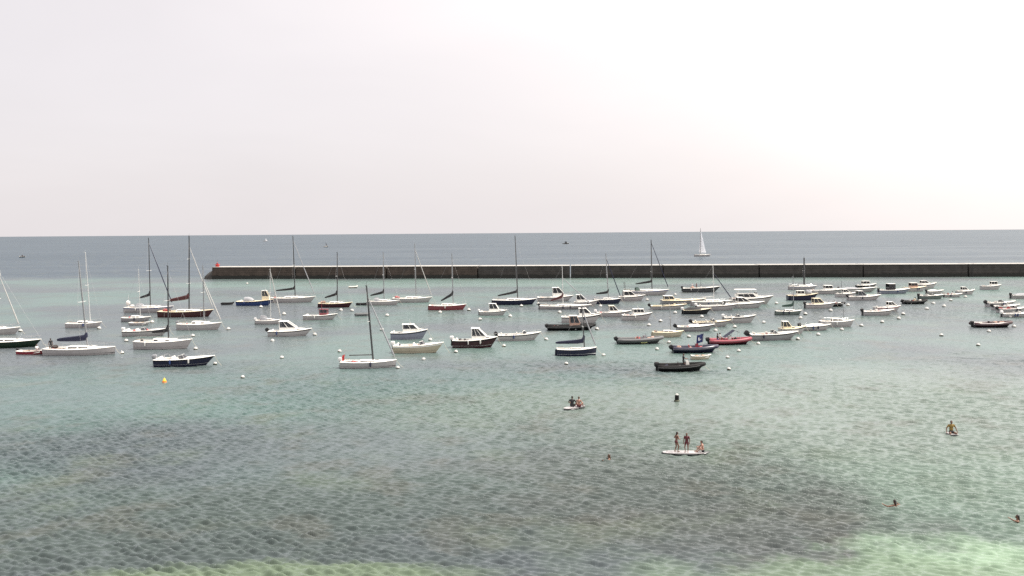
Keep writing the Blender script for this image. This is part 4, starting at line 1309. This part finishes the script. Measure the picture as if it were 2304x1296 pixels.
tender(1557, 1601, 809, 'pale yellow rowing dinghy between the navy inflatable and the black inflatable', 'the pale yellow dinghy', m='gelcoat_cream', rigid=True, yaw=2)
af = rib(1485, 1584, 836, 'near black inflatable with upturned bow and a helmsman aboard', 'the near black inflatable', tubem='rubber_black', hullm='gelcoat_black', console=0.15, yaw=-2, gear=None, arch=None, seatm='vinyl_dark', consm='deck_white')
openboat(1692, 1800, 766, 'long grey launch with big black tilted outboard right of the red inflatable', 'the long grey launch', hull='gelcoat_grey', tilt=0.9, ek=1.3, screen=1752, yaw=3, deck='deck_white', fb=0.75)
housed(1757, 1815, 752, 'cream cabin boat with open hooded wheelhouse behind the long grey launch', 'the cream hooded cabin boat', (1763, 1782, 724), deck='deck_cream', wall='deck_cream', wrake=0.5, yaw=2, sill=0.3, fb=0.75)
openboat(1806, 1872, 744, 'white boat with smooth pale deck tent and small black outboard', 'the pale tented boat', cover=(0.15, 0.8, 0.32, 'canvas_white'), engine='engine_black', tilt=0.3, yaw=1)
sailboat(1850, 1924, 736, 'small white cabin sailboat with short pale mast at the end of the row', 'the cabin sailboat ending the row', (1902, 716), (1899, 655), mastmat='alloy', r=0.04, cabin=0.55, yaw=-3, fb=0.8, stay=False)
sailboat(1749, 1806, 709, 'small green white sailboat with very thin mast in front of the navy workboat', 'the small green white sailboat', (1788, 694), (1787, 622), hull='gelcoat_teal', mastmat='alloy', r=0.05, boom=(1762, 698, 696), cover='canvas_green', yaw=0, stay=False, fb=0.62)
nb = housed(1776, 1842, 676, 'navy hulled workboat with cream deck and cluttered cabin', 'the navy workboat', (1796, 1812, 655), hull='gelcoat_navy', deck='deck_cream', wall='deck_white', wrake=0.1, yaw=-2, glass='glass_dark', fb=1.0, cuddy=False, wf=0.5)
nb.heap(nb.X(1822), nb.zs(0.7), (1.2, 1.0, 1.2), 'canvas_grey', 'net_pile')
sb = sailboat(1779, 1840, 652, 'white ketch behind the navy workboat with banded dark mast and tall gear', 'the ketch with banded mast', (1812, 642), (1812, 580), hull='gelcoat_white_shaded', stripe='stripe_blue', r=0.17, spreaders=1, yaw=0, stay=False, gear='canvas_white')
housed(1816, 1884, 694, 'white fishing boat with rounded cream wheelhouse and open cockpit', 'the round cabin fishing boat', (1832, 1856, 672), wall='deck_cream', roof='deck_cream', wrake=0.8, sill=0.25, yaw=3, fb=0.75, engine='engine_black')
rib(1856, 1902, 690, 'black inflatable tucked behind the round cabin fishing boat', 'the tucked black inflatable', yaw=3, tilt=0.3, gear='canvas_white')
housed(1828, 1902, 662, 'white motor launch with small raised wheelhouse in the far right row', 'the launch with raised wheelhouse', (1858, 1876, 643), wrake=0.2, glass='glass_dark', yaw=-4, fb=0.85)
openboat(1894, 1976, 658, 'long white boat with curved stern post in the far right row', 'the boat with stern post', cover=(0.1, 0.5, 0.4, 'canvas_grey'), yaw=-2, fb=0.8)
pb = BOATS[-1][4]
pb.pole(pb.X(1898), pb.Z(632) - pb.zs(0), 'stern_post', 'alloy_dark', 0.05)
housed(1930, 1974, 651, 'black hulled boat with white square wheelhouse right of the stern post boat', 'the black wheelhouse boat', (1942, 1958, 633), hull='gelcoat_black', wrake=0.05, glass='glass_dark', yaw=2, fb=0.95, cuddy=False, aerial=0.4)
housed(1913, 1986, 676, 'white cuddy boat with black outboard and tinted canopy in the right hand group', 'the canopy cuddy boat', (1932, 1952, 655), wrake=0.9, sill=0.25, engine='engine_black', tilt=0.5, yaw=4, wall='canvas_grey', roof='deck_white')
openboat(1946, 2016, 710, 'white open motorboat under way with helm seat, trailing a thin wake', 'the open boat under way', console=1976, tilt=0.2, yaw=4, engine='engine_black')
housed(1972, 2030, 701, 'white and red trimmed cabin boat beside the open boat under way', 'the red trimmed cabin boat', (2000, 2018, 684), stripe='stripe_red', wrake=0.7, glass='glass_dark', yaw=3, fb=0.7)
housed(1982, 2052, 661, 'slate sided white boat with dark upright wheelhouse', 'the dark wheelhouse boat', (2000, 2016, 639), hull='gelcoat_slate', wall='gelcoat_black', wrake=0.05, yaw=4, glass='glass_dark', engine='engine_black', fb=0.8, cuddy=False)
housed(2036, 2088, 656, 'cream boat with pinkish windowed wheelhouse at the top of the right row', 'the cream wheelhouse boat', (2050, 2066, 637), deck='deck_cream', wall='canvas_tan', wrake=0.2, glass='glass_dark', yaw=5, fb=0.85, cuddy=False)
housed(2066, 2110, 649, 'far white motor yacht with aerial, last of the top right row', 'the far white motor yacht', (2074, 2092, 636), wrake=0.8, glass='glass_dark', yaw=3, aerial=0.8, fb=0.95)
rib(2036, 2088, 684, 'dark inflatable with white seats and cream console', 'the white seated inflatable', yaw=3, seatm='vinyl_white', tubem='rubber_black', consm='deck_cream', gear='canvas_white')
openboat(2072, 2130, 673, 'teal green hulled open boat with pale foredeck', 'the teal green boat', hull='gelcoat_teal', screen=2104, yaw=3, engine='engine_black', bottom='antifouling')
openboat(2088, 2126, 661, 'small white boat wedged between the cream wheelhouse boat and the teal green boat', 'the wedged white boat', cover=(0.1, 0.6, 0.35, 'canvas_white'), yaw=3, bow_rail=False)
housed(1884, 1930, 669, 'white cuddy boat in the gap left of the canopy cuddy boat', 'the gap cuddy boat', (1898, 1912, 652), wrake=0.6, glass='glass_dark', yaw=2, fb=0.75)
openboat(2128, 2168, 669, 'small white boat with dark red cockpit next to the teal green boat', 'the dark red cockpit boat', console=2146, seatm='vinyl_red', yaw=2, bow_rail=False)
housed(2156, 2196, 663, 'small white cruiser ending the middle right row', 'the small white cruiser', (2166, 2180, 650), wrake=0.7, glass='glass_dark', yaw=2, fb=0.75)
housed(2212, 2255, 652, 'lone white motorboat with dark cabin below the breakwater at right', 'the lone dark cabin boat', (2232, 2246, 634), wall='deck_white', glass='glass_dark', wrake=0.1, yaw=-2, fb=0.85, cuddy=False, nside=2)
openboat(2226, 2290, 691, 'white runabout with large black outboard at the right edge group', 'the right edge runabout', screen=2262, tilt=0.7, ek=1.2, yaw=3, fb=0.75)
openboat(2252, 2316, 704, 'white boat with pinkish seats cut by the right picture edge', 'the pink seated boat', screen=2292, tilt=0.6, yaw=2, seatm='vinyl_red')
openboat(2240, 2300, 698, 'white boat with dark seats squeezed into the middle of the right edge group', 'the squeezed boat at the right edge', console=2272, seatm='vinyl_dark', tilt=0.7, yaw=3, fb=0.7)
openboat(2262, 2330, 714, 'low white boat in front of the right edge group, cut by the picture edge', 'the low boat at the right edge', console=2300, engine='engine_white', yaw=0, fb=0.55)
openboat(2281, 2340, 672, 'grey covered white boat at the right picture edge, farthest of its group', 'the covered boat at the right edge', cover=(0.1, 0.7, 0.4, 'canvas_grey'), yaw=0)
rib(2198, 2279, 737, 'lone dark red and black inflatable with raised bow at right', 'the lone dark red inflatable', tubem='gelcoat_maroon', hullm='gelcoat_black', console=None, yaw=-3, gear='canvas_tan', arch=None)
lr = BOATS[-1][4]
lr.seat(-0.3, 0.7, 'vinyl_dark', z=lr.zs(0.4) - 0.19)

# boats out at sea, beyond the breakwater
fs = sailboat(1564, 1600, 577, 'white yacht under sail on the open sea beyond the breakwater', None, (1577, 572), (1577, 514), hull='gelcoat_white_shaded', yaw=2, r=0.10, cabin=0.5, stay=True, rails=False, mastmat='alloy_dark')


def sail(b, pts, belly, name):
    """triangular sail: tack, clew, head in local metres, bulging to leeward"""
    A, Cc, H = (Vector(p) for p in pts)
    n = 7
    vs, fc = [], []
    for th in (0.0, 0.02):
        for i in range(n + 1):
            for j in range(n + 1):
                u, v = j / n, i / n
                p = A.lerp(Cc, u).lerp(H, v)
                vs.append(p + Vector((0, belly * math.sin(math.pi * u) * (1 - v) * (0.4 + v) * 2.2 + th, 0)))
    N = (n + 1) ** 2
    for i in range(n):
        for j in range(n):
            a = i * (n + 1) + j
            fc += [(a, a + 1, a + n + 2, a + n + 1), (N + a + n + 1, N + a + n + 2, N + a + 1, N + a)]
    m = MB().add(vs, fc)
    return m.build(name, 'sailcloth', b.root, True, 80)


sail(fs, [(fs.X(1574), 0.1, 2.6), (fs.X(1590), 0.5, 2.4), (fs.X(1577.4), 0, fs.Z(518))], 0.7, 'sail')
t_ = sailboat(592, 602, 543, 'tiny white sail on the horizon left of the tall dark mast', None, (597, 542), (596.5, 534), yaw=0, rails=False, stay=False, r=0.10, spreaders=0, cabin=0.5)
sail(t_, [(t_.L * 0.45, 0, 1.2), (0.2, 0.4, 1.4), (t_.X(596.6), 0, t_.Z(535))], 0.4, 'jib')
t_ = sailboat(728, 738, 556, 'tiny dark sailboat near the horizon above the breakwater', None, (733, 554), (732.5, 545), yaw=0, rails=False, stay=False, r=0.10, spreaders=0, cabin=0.5, hull='gelcoat_black')
sail(t_, [(t_.L * 0.45, 0, 1.2), (0.2, 0.4, 1.4), (t_.X(732.6), 0, t_.Z(546))], 0.4, 'jib').data.materials[0] = MATS['canvas_grey']
housed(1266, 1281, 549, 'distant dark motorboat on the open sea', None, (1271, 1276, 543.5), hull='gelcoat_black', wall='gelcoat_darkgrey', roof='gelcoat_darkgrey', glass='glass_dark', yaw=2, cuddy=False)
housed(43, 56, 579, 'far grey motorboat on the open sea at the left', None, (48, 52, 575.5), hull='gelcoat_darkgrey', wall='gelcoat_grey', roof='gelcoat_grey', glass='glass_dark', yaw=2, cuddy=False)


# ------------------------------------------------------------------ buoys
def buoy_proto():
    r = empty('mooring_buoy', (0, 0, 0))
    MB().lathe([(0.03, -0.30), (0.16, -0.27), (0.27, -0.16), (0.315, -0.02), (0.31, 0.03)], n=14).build('weed_skirt', 'buoy_weed', r, True)
    MB().lathe([(0.312, 0.03), (0.30, 0.10), (0.24, 0.21), (0.14, 0.285), (0.05, 0.31)], n=14).build('float', 'buoy_white', r, True)
    MB().tube([(0.07 * math.cos(a), 0, 0.35 + 0.07 * math.sin(a)) for a in np.linspace(0, 2 * math.pi, 9)], 0.018, 5).build('ring', 'steel', r)
    return r


BP = buoy_proto()
BK = list(BP.children)
used = set()
first = [True]
NAMED = [(q[0], (q[1] + q[2]) / 2, q[1], q[2], q[3]) for q in BOATS if q[0]]


def buoy_label(x, y, kind):
    rel = []
    for nm, xm_, a, c, yw in NAMED:
        dxp = 0 if a <= x <= c else (x - c if x > c else a - x)
        d = dxp + 2.0 * abs(y - yw)
        if x > c - 0.12 * (c - a):
            w_ = 'off the bow of'
        elif x < a + 0.12 * (c - a):
            w_ = 'off the stern of'
        elif y >= yw:
            w_ = 'on the water in front of'
        else:
            w_ = 'on the water just behind'
        rel.append((d, f'{kind} {w_} {nm}'))
    rel.sort()
    for d, s_ in rel[:6]:
        if s_ not in used:
            used.add(s_)
            return s_
    return rel[0][1]


def place_buoy(x, y, px=None):
    P = on_water(x, y)
    k = (px or 10) * P.y / FPX / 0.62
    k = min(max(k, 0.6), 1.25)
    if first[0]:
        o = BP
        first[0] = False
    else:
        o = BP.copy()
        COL.objects.link(o)
        for c in BK:
            cc = c.copy()
            COL.objects.link(cc)
            cc.parent = o
    o.location = (P.x, P.y, 0.07)
    o.rotation_euler = (random.uniform(-0.2, 0.2), random.uniform(-0.25, 0.25), random.uniform(0, 6))
    o.scale = (k, k, k)
    tag(o, buoy_label(x, y, 'white mooring buoy'), 'buoy', 'white mooring buoys')


for x, y in [(46, 746), (223, 740), (342, 726), (275, 796), (284, 768), (440, 786), (434, 757), (484, 820), (514, 742), (556, 639), (587, 692), (639, 708), (613, 768), (708, 754), (546, 850), (634, 806), (764, 792), (767, 699), (871, 711), (895, 829), (953, 810), (859, 743), (968, 766), (1026, 793), (1134, 780), (1229, 765), (1055, 699), (990, 704), (1080, 720), (1148, 713), (1173, 690), (1274, 820), (1358, 801), (1259, 704), (1343, 742), (1211, 685), (1351, 690), (1456, 676), (1519, 664), (1460, 733), (1486, 724), (1519, 705), (1579, 714), (1478, 787), (1505, 772), (1550, 759), (1610, 745), (1653, 737), (1718, 727), (1662, 791), (1637, 806), (1640, 832), (1747, 684), (1801, 717), (1812, 708), (1795, 764), (1841, 754), (1894, 743), (1938, 734), (1869, 700), (1908, 688), (1985, 726), (2022, 718), (2032, 708), (2085, 696), (2100, 684), (2124, 690), (2139, 677), (2172, 669), (2118, 756), (2201, 778), (2281, 736), (2225, 747), (2272, 714), (1706, 775), (792, 700)]:
    place_buoy(x, y, 8.8)

# orange and yellow marker float in the foreground
P = on_water(370, 860)
o = empty('marker_buoy', (P.x, P.y, 0.0))
tag(o, 'small orange and yellow conical marker buoy in front of the navy speedboat', 'buoy')
MB().lathe([(0.05, -0.35), (0.28, -0.2), (0.30, 0.05), (0.22, 0.22)], n=12).build('float', 'buoy_orange', o, True)
MB().lathe([(0.215, 0.22), (0.10, 0.48), (0.03, 0.58)], n=12).build('cone', 'buoy_yellow', o, True)
o.scale = (0.85, 0.85, 0.85)
MB().tube([(0.05 * math.cos(a), 0, 0.60 + 0.05 * math.sin(a)) for a in np.linspace(0, 2 * math.pi, 9)], 0.012, 5).build('ring', 'steel', o)
# dark topped bathing marker
P = on_water(1523, 903)
o = empty('marker_buoy', (P.x, P.y, 0.0), 0.3)
tag(o, 'upright dark bathing zone buoy with white cap, alone behind the paddleboard', 'buoy')
MB().lathe([(0.08, -0.4), (0.26, -0.25), (0.28, 0.06), (0.20, 0.16)], n=12).build('float', 'buoy_weed', o, True)
MB().lathe([(0.20, 0.16), (0.19, 0.56), (0.15, 0.60)], n=12).build('body', 'rubber_black', o, True)
MB().lathe([(0.15, 0.60), (0.15, 0.68), (0.05, 0.74)], n=12).build('cap', 'buoy_white', o, True)


# ------------------------------------------------------------------ people
def capsule(mb, a, c, ra, rc, n=9):
    a, c = Vector(a), Vector(c)
    mb.tube([a, a.lerp(c, 0.5), c], [ra, (ra + rc) / 2 * 1.04, rc], n)
    mb.ball(a, ra * 1.0, n, 6)
    mb.ball(c, rc * 1.0, n, 6)


def limb2(a, c, l1, l2, bend):
    """middle joint of a two-bone limb"""
    a, c = Vector(a), Vector(c)
    d = c - a
    L = min(d.length, (l1 + l2) * 0.999)
    x = (l1 * l1 - l2 * l2 + L * L) / (2 * L)
    h = math.sqrt(max(l1 * l1 - x * x, 0))
    u = d.normalized()
    bd = Vector(bend)
    bd = (bd - u * bd.dot(u)).normalized()
    return a + u * x + bd * h, a + u * L


def person(label, loc, rz, H=1.6, pose='stand', skin='skin_tan', hair='hair_dark', suit='cloth_black', top=None, hands=None, feet=None, lean=(0, 0, 0), look=0.0, long_hair=False, vox=0.009, group=None):
    """local frame: x right of the body, y forward, z up; the pelvis is placed by the pose"""
    k = H / 1.7
    root = empty('person', loc, rz)
    root.scale = (k, k, k)
    tag(root, label, 'person', group)
    if pose == 'stand':
        pel = Vector((0, 0, 0.90))
    elif pose == 'sit':
        pel = Vector((0, 0, 0.13))
    elif pose == 'bench':
        pel = Vector((0, 0, 0.50))
    else:
        pel = Vector((0, 0, 0.0))
    ln = Vector(lean)
    chest = pel + Vector((0, 0, 0.40)) + ln * 0.8
    neck = pel + Vector((0, 0, 0.55)) + ln
    head = neck + Vector((0, 0.02, 0.17)) + ln * 0.25
    sh = [neck + Vector((s_ * 0.185, 0, -0.06)) for s_ in (-1, 1)]
    hip = [pel + Vector((s_ * 0.095, 0, -0.03)) for s_ in (-1, 1)]
    if feet is None:
        feet = {'stand': [(-0.11, -0.03, 0.07), (0.12, 0.05, 0.07)], 'sit': [(-0.13, 0.62, 0.07), (0.13, 0.70, 0.07)], 'bench': [(-0.12, 0.42, 0.07), (0.12, 0.42, 0.07)], 'swim': [(-0.1, -0.3, -0.9), (0.1, -0.2, -0.95)]}[pose]
    if hands is None:
        hands = {'stand': [(-0.30, 0.10, pel.z - 0.05), (0.30, 0.06, pel.z - 0.05)], 'sit': [(-0.2, 0.40, 0.42), (0.2, 0.40, 0.42)], 'bench': [(-0.16, 0.35, 0.60), (0.16, 0.35, 0.60)], 'swim': [(-0.45, 0.40, 0.36), (0.45, 0.35, 0.34)]}[pose]
    b = MB()
    # trunk
    b.ball(pel, (0.165, 0.115, 0.13), 12, 8)
    b.ball(pel.lerp(chest, 0.45), (0.135, 0.095, 0.17), 12, 8)
    b.ball(chest, (0.17, 0.115, 0.18), 12, 8)
    b.ball(neck + Vector((0, 0, -0.07)), (0.17, 0.075, 0.07), 12, 8)
    capsule(b, neck - Vector((0, 0, 0.06)), head - Vector((0, 0.015, 0.06)), 0.058, 0.052)
    cl, sl_ = math.cos(look), math.sin(look)
    fw = Vector((-sl_, cl, 0))
    sd = Vector((cl, sl_, 0))
    # skull, jaw, nose, ears, brow
    b.ball(head + Vector((0, 0, 0.02)), (0.078, 0.092, 0.105), 12, 9)
    b.ball(head + fw * 0.035 - Vector((0, 0, 0.055)), (0.055, 0.055, 0.055), 10, 7)
    capsule(b, head + fw * 0.088 + Vector((0, 0, 0.015)), head + fw * 0.104 - Vector((0, 0, 0.025)), 0.012, 0.016, 6)
    for s_ in (-1, 1):
        b.ball(head + sd * (s_ * 0.080) - Vector((0, 0, 0.005)), (0.014, 0.022, 0.032), 7, 5)
        b.ball(head + fw * 0.08 + sd * (s_ * 0.035) + Vector((0, 0, 0.034)), (0.025, 0.016, 0.011), 7, 5)
    b.ball(head + fw * 0.083 - Vector((0, 0, 0.052)), (0.024, 0.012, 0.010), 7, 5)
    for i, s_ in enumerate((-1, 1)):
        el, wr = limb2(sh[i], hands[i], 0.29, 0.26, (s_ * 0.9, -0.6, -0.4))
        capsule(b, sh[i], el, 0.056, 0.042)
        capsule(b, el, wr, 0.043, 0.030)
        b.ball(sh[i], (0.062, 0.060, 0.062), 9, 7)
        # hand: palm, four fingers, thumb from the side of the palm
        d = (wr - el).normalized()
        sv = d.cross(Vector((0, 1, 0)) if abs(d.y) < 0.8 else Vector((0, 0, 1))).normalized()
        nv = sv.cross(d)
        pm = wr + d * 0.045
        capsule(b, wr + d * 0.01, pm + d * 0.03, 0.027, 0.030, 7)
        for j, (o_, ln_) in enumerate(((-0.030, 0.062), (-0.010, 0.075), (0.010, 0.070), (0.029, 0.052))):
            p0 = pm + d * 0.035 + sv * o_
            p1 = p0 + d * ln_ * 0.55 + nv * 0.006
            p2 = p1 + d * ln_ * 0.35 + nv * 0.022
            b.tube([p0, p1, p2], [0.0105, 0.010, 0.008], 6)
        t0_ = wr + d * 0.03 - sv * 0.026
        b.tube([t0_, t0_ + d * 0.025 - sv * 0.026, t0_ + d * 0.055 - sv * 0.032 + nv * 0.012], [0.013, 0.011, 0.009], 6)
        kn, an = limb2(hip[i], feet[i], 0.43, 0.42, (s_ * 0.25, 1, 0.15))
        capsule(b, hip[i], kn, 0.088, 0.056)
        capsule(b, kn, an, 0.055, 0.036)
        b.ball(kn.lerp(an, 0.28) - Vector((0, 0.015, 0)), (0.052, 0.055, 0.09), 8, 6)
        ff = Vector((s_ * 0.25, 1, 0)).normalized()
        capsule(b, an - Vector((0, 0.02, 0.035)), an + ff * 0.13 - Vector((0, 0, 0.045)), 0.035, 0.028, 8)
        capsule(b, an + ff * 0.10 - Vector((0, 0, 0.045)), an + ff * 0.18 - Vector((0, 0, 0.05)), 0.034, 0.020, 8)
        if pose == 'stand' and i == 1:
            pass
    bo = b.build('body', skin, root, True, 180)
    m = bo.modifiers.new('remesh', 'REMESH'); m.mode = 'VOXEL'; m.voxel_size = vox; m.use_smooth_shade = True
    m = bo.modifiers.new('smooth', 'SMOOTH'); m.factor = 0.5; m.iterations = 2
    # hair cap
    h = MB()
    h.ball(head + Vector((0, 0, 0.035)) - fw * 0.016, (0.086, 0.096, 0.102), 14, 9)
    h.ball(head - fw * 0.05 - Vector((0, 0, 0.02)), (0.070, 0.055, 0.075), 12, 8)
    if long_hair:
        capsule(h, head - fw * 0.075 - Vector((0, 0, 0.02)), head - fw * 0.10 - Vector((0, 0, 0.24)), 0.06, 0.03)
    ho = h.build('hair', hair, bo, True, 180)
    for s_ in (-1, 1):
        MB().ball(head + fw * 0.086 + sd * (s_ * 0.033) + Vector((0, 0, 0.014)), (0.012, 0.010, 0.008), 7, 5).build('eye', 'rubber_black', bo, True, 180)
    # clothes
    if suit:
        c = MB()
        c.ball(pel + Vector((0, 0, -0.005)), (0.176, 0.126, 0.128), 14, 9)
        for i in (0, 1):
            kn, an = limb2(hip[i], feet[i], 0.43, 0.42, ((-1, 1)[i] * 0.25, 1, 0.15))
            capsule(c, hip[i], hip[i].lerp(kn, 0.42 if top != 'bikini' else 0.08), 0.100, 0.086)
        co = c.build('shorts' if top != 'bikini' else 'swimsuit', suit, bo, True, 180)
        m = co.modifiers.new('remesh', 'REMESH'); m.mode = 'VOXEL'; m.voxel_size = 0.014; m.use_smooth_shade = True
    if top and top != 'bikini':
        c = MB()
        c.ball(pel.lerp(chest, 0.45), (0.150, 0.112, 0.185), 14, 9)
        c.ball(chest, (0.185, 0.130, 0.185), 14, 9)
        c.ball(neck + Vector((0, 0, -0.08)), (0.185, 0.088, 0.065), 14, 9)
        for i, s_ in enumerate((-1, 1)):
            el, wr = limb2(sh[i], hands[i], 0.29, 0.26, (s_ * 0.9, -0.6, -0.4))
            capsule(c, sh[i], sh[i].lerp(el, 0.6), 0.070, 0.058)
        co = c.build('shirt', top, bo, True, 180)
        m = co.modifiers.new('remesh', 'REMESH'); m.mode = 'VOXEL'; m.voxel_size = 0.014; m.use_smooth_shade = True
    elif top == 'bikini':
        c = MB()
        c.ball(chest + Vector((0, 0.01, -0.03)), (0.175, 0.125, 0.075), 14, 9)
        c.build('bikini_top', suit, bo, True, 180)
    return root


def board(px0, px1, py, label, yaw, L=None, wd=0.80, th=0.14, m='gelcoat_darkgrey', pad='gelcoat_white_shaded', name='paddleboard'):
    P = on_water((px0 + px1) / 2, py)
    s_ = P.y / FPX
    L = L or (px1 - px0) * s_
    o = empty(name, (P.x, P.y, 0.06), math.radians(yaw))
    tag(o, label, 'paddleboard')
    secs = []
    N = 18
    for i in range(N + 1):
        t = i / N
        x = -L / 2 + L * t
        w_ = wd / 2 * max((1 - abs(2 * t - 1) ** 3.2), 0.02) ** 0.7
        zr = 0.10 * max(0, t - 0.75) ** 2 * 16 * 0.6
        secs.append([(x, w_ * math.cos(a), zr + th / 2 * math.copysign(abs(math.sin(a)) ** 0.6, math.sin(a))) for a in np.linspace(0, 2 * math.pi, 13)[:-1]])
    ho = MB().loft(secs).build('board', m, o, True, 60)
    MB().loft([[(x, w_, th / 2 + 0.006), (x, -w_, th / 2 + 0.006), (x, -w_, th / 2 - 0.01), (x, w_, th / 2 - 0.01)] for x, w_ in ((-L * 0.47, wd * 0.20), (-L * 0.40, wd * 0.37), (-L * 0.25, wd * 0.46), (L * 0.25, wd * 0.46), (L * 0.38, wd * 0.38))]).build('deck_pad', pad, o)
    fn = MB().loft([[(-L * 0.42, 0.01, -th / 2), (-L * 0.36, 0.01, -th / 2), (-L * 0.36, -0.01, -th / 2), (-L * 0.42, -0.01, -th / 2)], [(-L * 0.45, 0.004, -0.3), (-L * 0.42, 0.004, -0.3), (-L * 0.42, -0.004, -0.3), (-L * 0.45, -0.004, -0.3)]])
    fn.build('fin', 'rubber_black', o)
    bd = MB().tube([(L * 0.28, -wd * 0.3, th / 2 + 0.03), (L * 0.40, wd * 0.2, th / 2 + 0.05), (L * 0.28, wd * 0.3, th / 2 + 0.03)], 0.008, 4)
    bd.build('bungee', 'rubber_black', o)
    return o, P


# the big board with three bathers
bo_, Pb = board(1488, 1597, 1021, 'long white inflatable paddleboard carrying three bathers', -3, wd=0.95)
DZ = 0.06 + 0.076


def on_board(px, dy=0.0, dz=DZ):
    q = on_plane(px, 1019, Pb.y)
    return Vector((q.x, Pb.y + dy, dz))


person('dark haired bather standing on the paddleboard, nearest its left end', on_board(1522, 0.1), math.radians(-70), 1.42, 'stand', 'skin_tan', suit='cloth_maroon', top='bikini', hands=[(-0.22, 0.22, 1.08), (0.20, 0.26, 1.12)], feet=[(-0.09, -0.08, 0.07), (0.10, 0.10, 0.07)], lean=(0, 0.06, 0), long_hair=True)
person('slim bather in dark red swimwear standing in the middle of the paddleboard', on_board(1545, 0.0), math.radians(160), 1.36, 'stand', 'skin_tan', suit='cloth_maroon', top='cloth_maroon', hands=[(-0.26, 0.05, 0.86), (0.28, 0.06, 0.84)], look=0.5)
person('bather sitting with knees drawn up on the right end of the paddleboard', on_board(1582, 0.0), math.radians(85), 1.45, 'sit', 'skin_pale', suit='cloth_black', feet=[(-0.14, 0.50, 0.07), (0.14, 0.55, 0.07)], hands=[(-0.15, 0.42, 0.36), (0.16, 0.44, 0.40)], lean=(0, 0.10, 0))

# two people sitting on a second board
b2, P2 = board(1274, 1312, 919, 'white board with two seated people in the middle of the bay', 40, L=2.6, wd=0.95, th=0.2)
q = on_plane(1290, 918, P2.y)
person('person in a dark top sitting on the board, left of the pair', (q.x - 0.10, P2.y + 0.06, DZ), math.radians(-20), 1.75, 'sit', 'skin_tan', suit='cloth_black', top='cloth_black', feet=[(-0.16, 0.5, 0.0), (0.10, 0.62, 0.06)], hands=[(-0.30, 0.30, 0.30), (0.25, 0.36, 0.34)])
q = on_plane(1301, 918, P2.y)
person('bare backed person sitting on the board, right of the pair', (q.x + 0.05, P2.y - 0.10, DZ), math.radians(-30), 1.72, 'sit', 'skin_pale', hair='hair_brown', suit='cloth_maroon', feet=[(-0.10, 0.55, 0.06), (0.18, 0.5, 0.0)], hands=[(-0.25, 0.30, 0.30), (0.32, 0.2, 0.16)])

# bather propped on a board, elbows out
b3, P3 = board(2126, 2158, 979, 'short white bodyboard held by a lone bather at right', -85, L=1.15, wd=0.7)
person('lone bather in a dark top sitting up with elbows out on a white board', (P3.x, P3.y + 0.15, DZ), math.radians(180), 1.72, 'sit', 'skin_tan', suit='cloth_black', top='cloth_yellow', feet=[(-0.34, 0.30, -0.35), (0.34, 0.30, -0.35)], hands=[(-0.40, 0.10, 0.16), (0.40, 0.10, 0.16)])

# swimmers
for px, py, lab, rz, hr, hz in ((1371, 1034, 'swimmer splashing left of the paddleboard, only head and arms showing', 80, 'hair_brown', None), (2015, 1139, 'dark haired swimmer in the shallows, only head and shoulders above water', 20, 'hair_dark', None), (2292, 1174, 'dark haired swimmer with one arm raised at the right picture edge', 70, 'hair_dark', [(-0.35, 0.45, 0.70), (0.45, 0.30, 0.40)])):
    P = on_water(px, py)
    person(lab, (P.x, P.y + 0.1, -0.46), math.radians(rz), 1.65, 'swim', 'skin_tan', hr, suit='cloth_blue', hands=hz or [(-0.50, 0.35, 0.50), (0.50, 0.30, 0.48)], long_hair=True)

# people aboard
def aboard(b, px, label, rz, pose='bench', dz=-0.19, t=0.4, y=0.0, **kw):
    yaw = b.root.rotation_euler.z
    lx = b.X(px)
    p = b.root.location + Vector((lx * math.cos(yaw) - y * math.sin(yaw), lx * math.sin(yaw) + y * math.cos(yaw), b.zs(t) + dz))
    return person(label, p, math.radians(rz), 1.7, pose, vox=0.013, **kw)


aboard(af, 1540, 'helmsman in dark top standing at the console of the near black inflatable', -90, 'stand', suit='cloth_black', top='cloth_black', hands=[(-0.15, 0.38, 1.15), (0.15, 0.38, 1.15)], y=-0.1)
aboard(redboat, 78, 'person in white shirt sitting in the red dinghy', -100, 'bench', dz=-0.42, top='cloth_white', suit='cloth_maroon')
wy = [q for q in BOATS if q[0] == 'the plumb bowed white yacht'][0][4]
aboard(wy, 104, 'person in dark clothes standing in the cockpit of the plumb bowed yacht', 60, 'stand', dz=-0.38, t=0.1, top='cloth_black', suit='cloth_black')
aboard(fz, 1616, 'person in dark top seated at the stern of the red inflatable', -90, 'bench', dz=-0.19, y=-0.35, top='cloth_black', suit='cloth_blue')
aboard(fz, 1624, 'person in white shirt seated ahead of another in the red inflatable', -90, 'bench', dz=-0.19, y=0.35, top='cloth_white', suit='cloth_black')
aboard(g1, 1561, 'person in pale shirt standing at the stern of the dark workboat', -60, 'stand', dz=-0.42, y=0.4, top='cloth_white', suit='cloth_maroon')
aboard(g1, 1569, 'person in maroon top standing by the console of the dark workboat', -120, 'stand', dz=-0.42, y=-0.3, top='cloth_maroon', suit='cloth_black')
aboard(yb, 372, 'person in dark red shirt sitting aft on the brown classic yacht', -90, 'bench', dz=-0.40, t=0.15, y=0.3, top='cloth_maroon', suit='cloth_white')
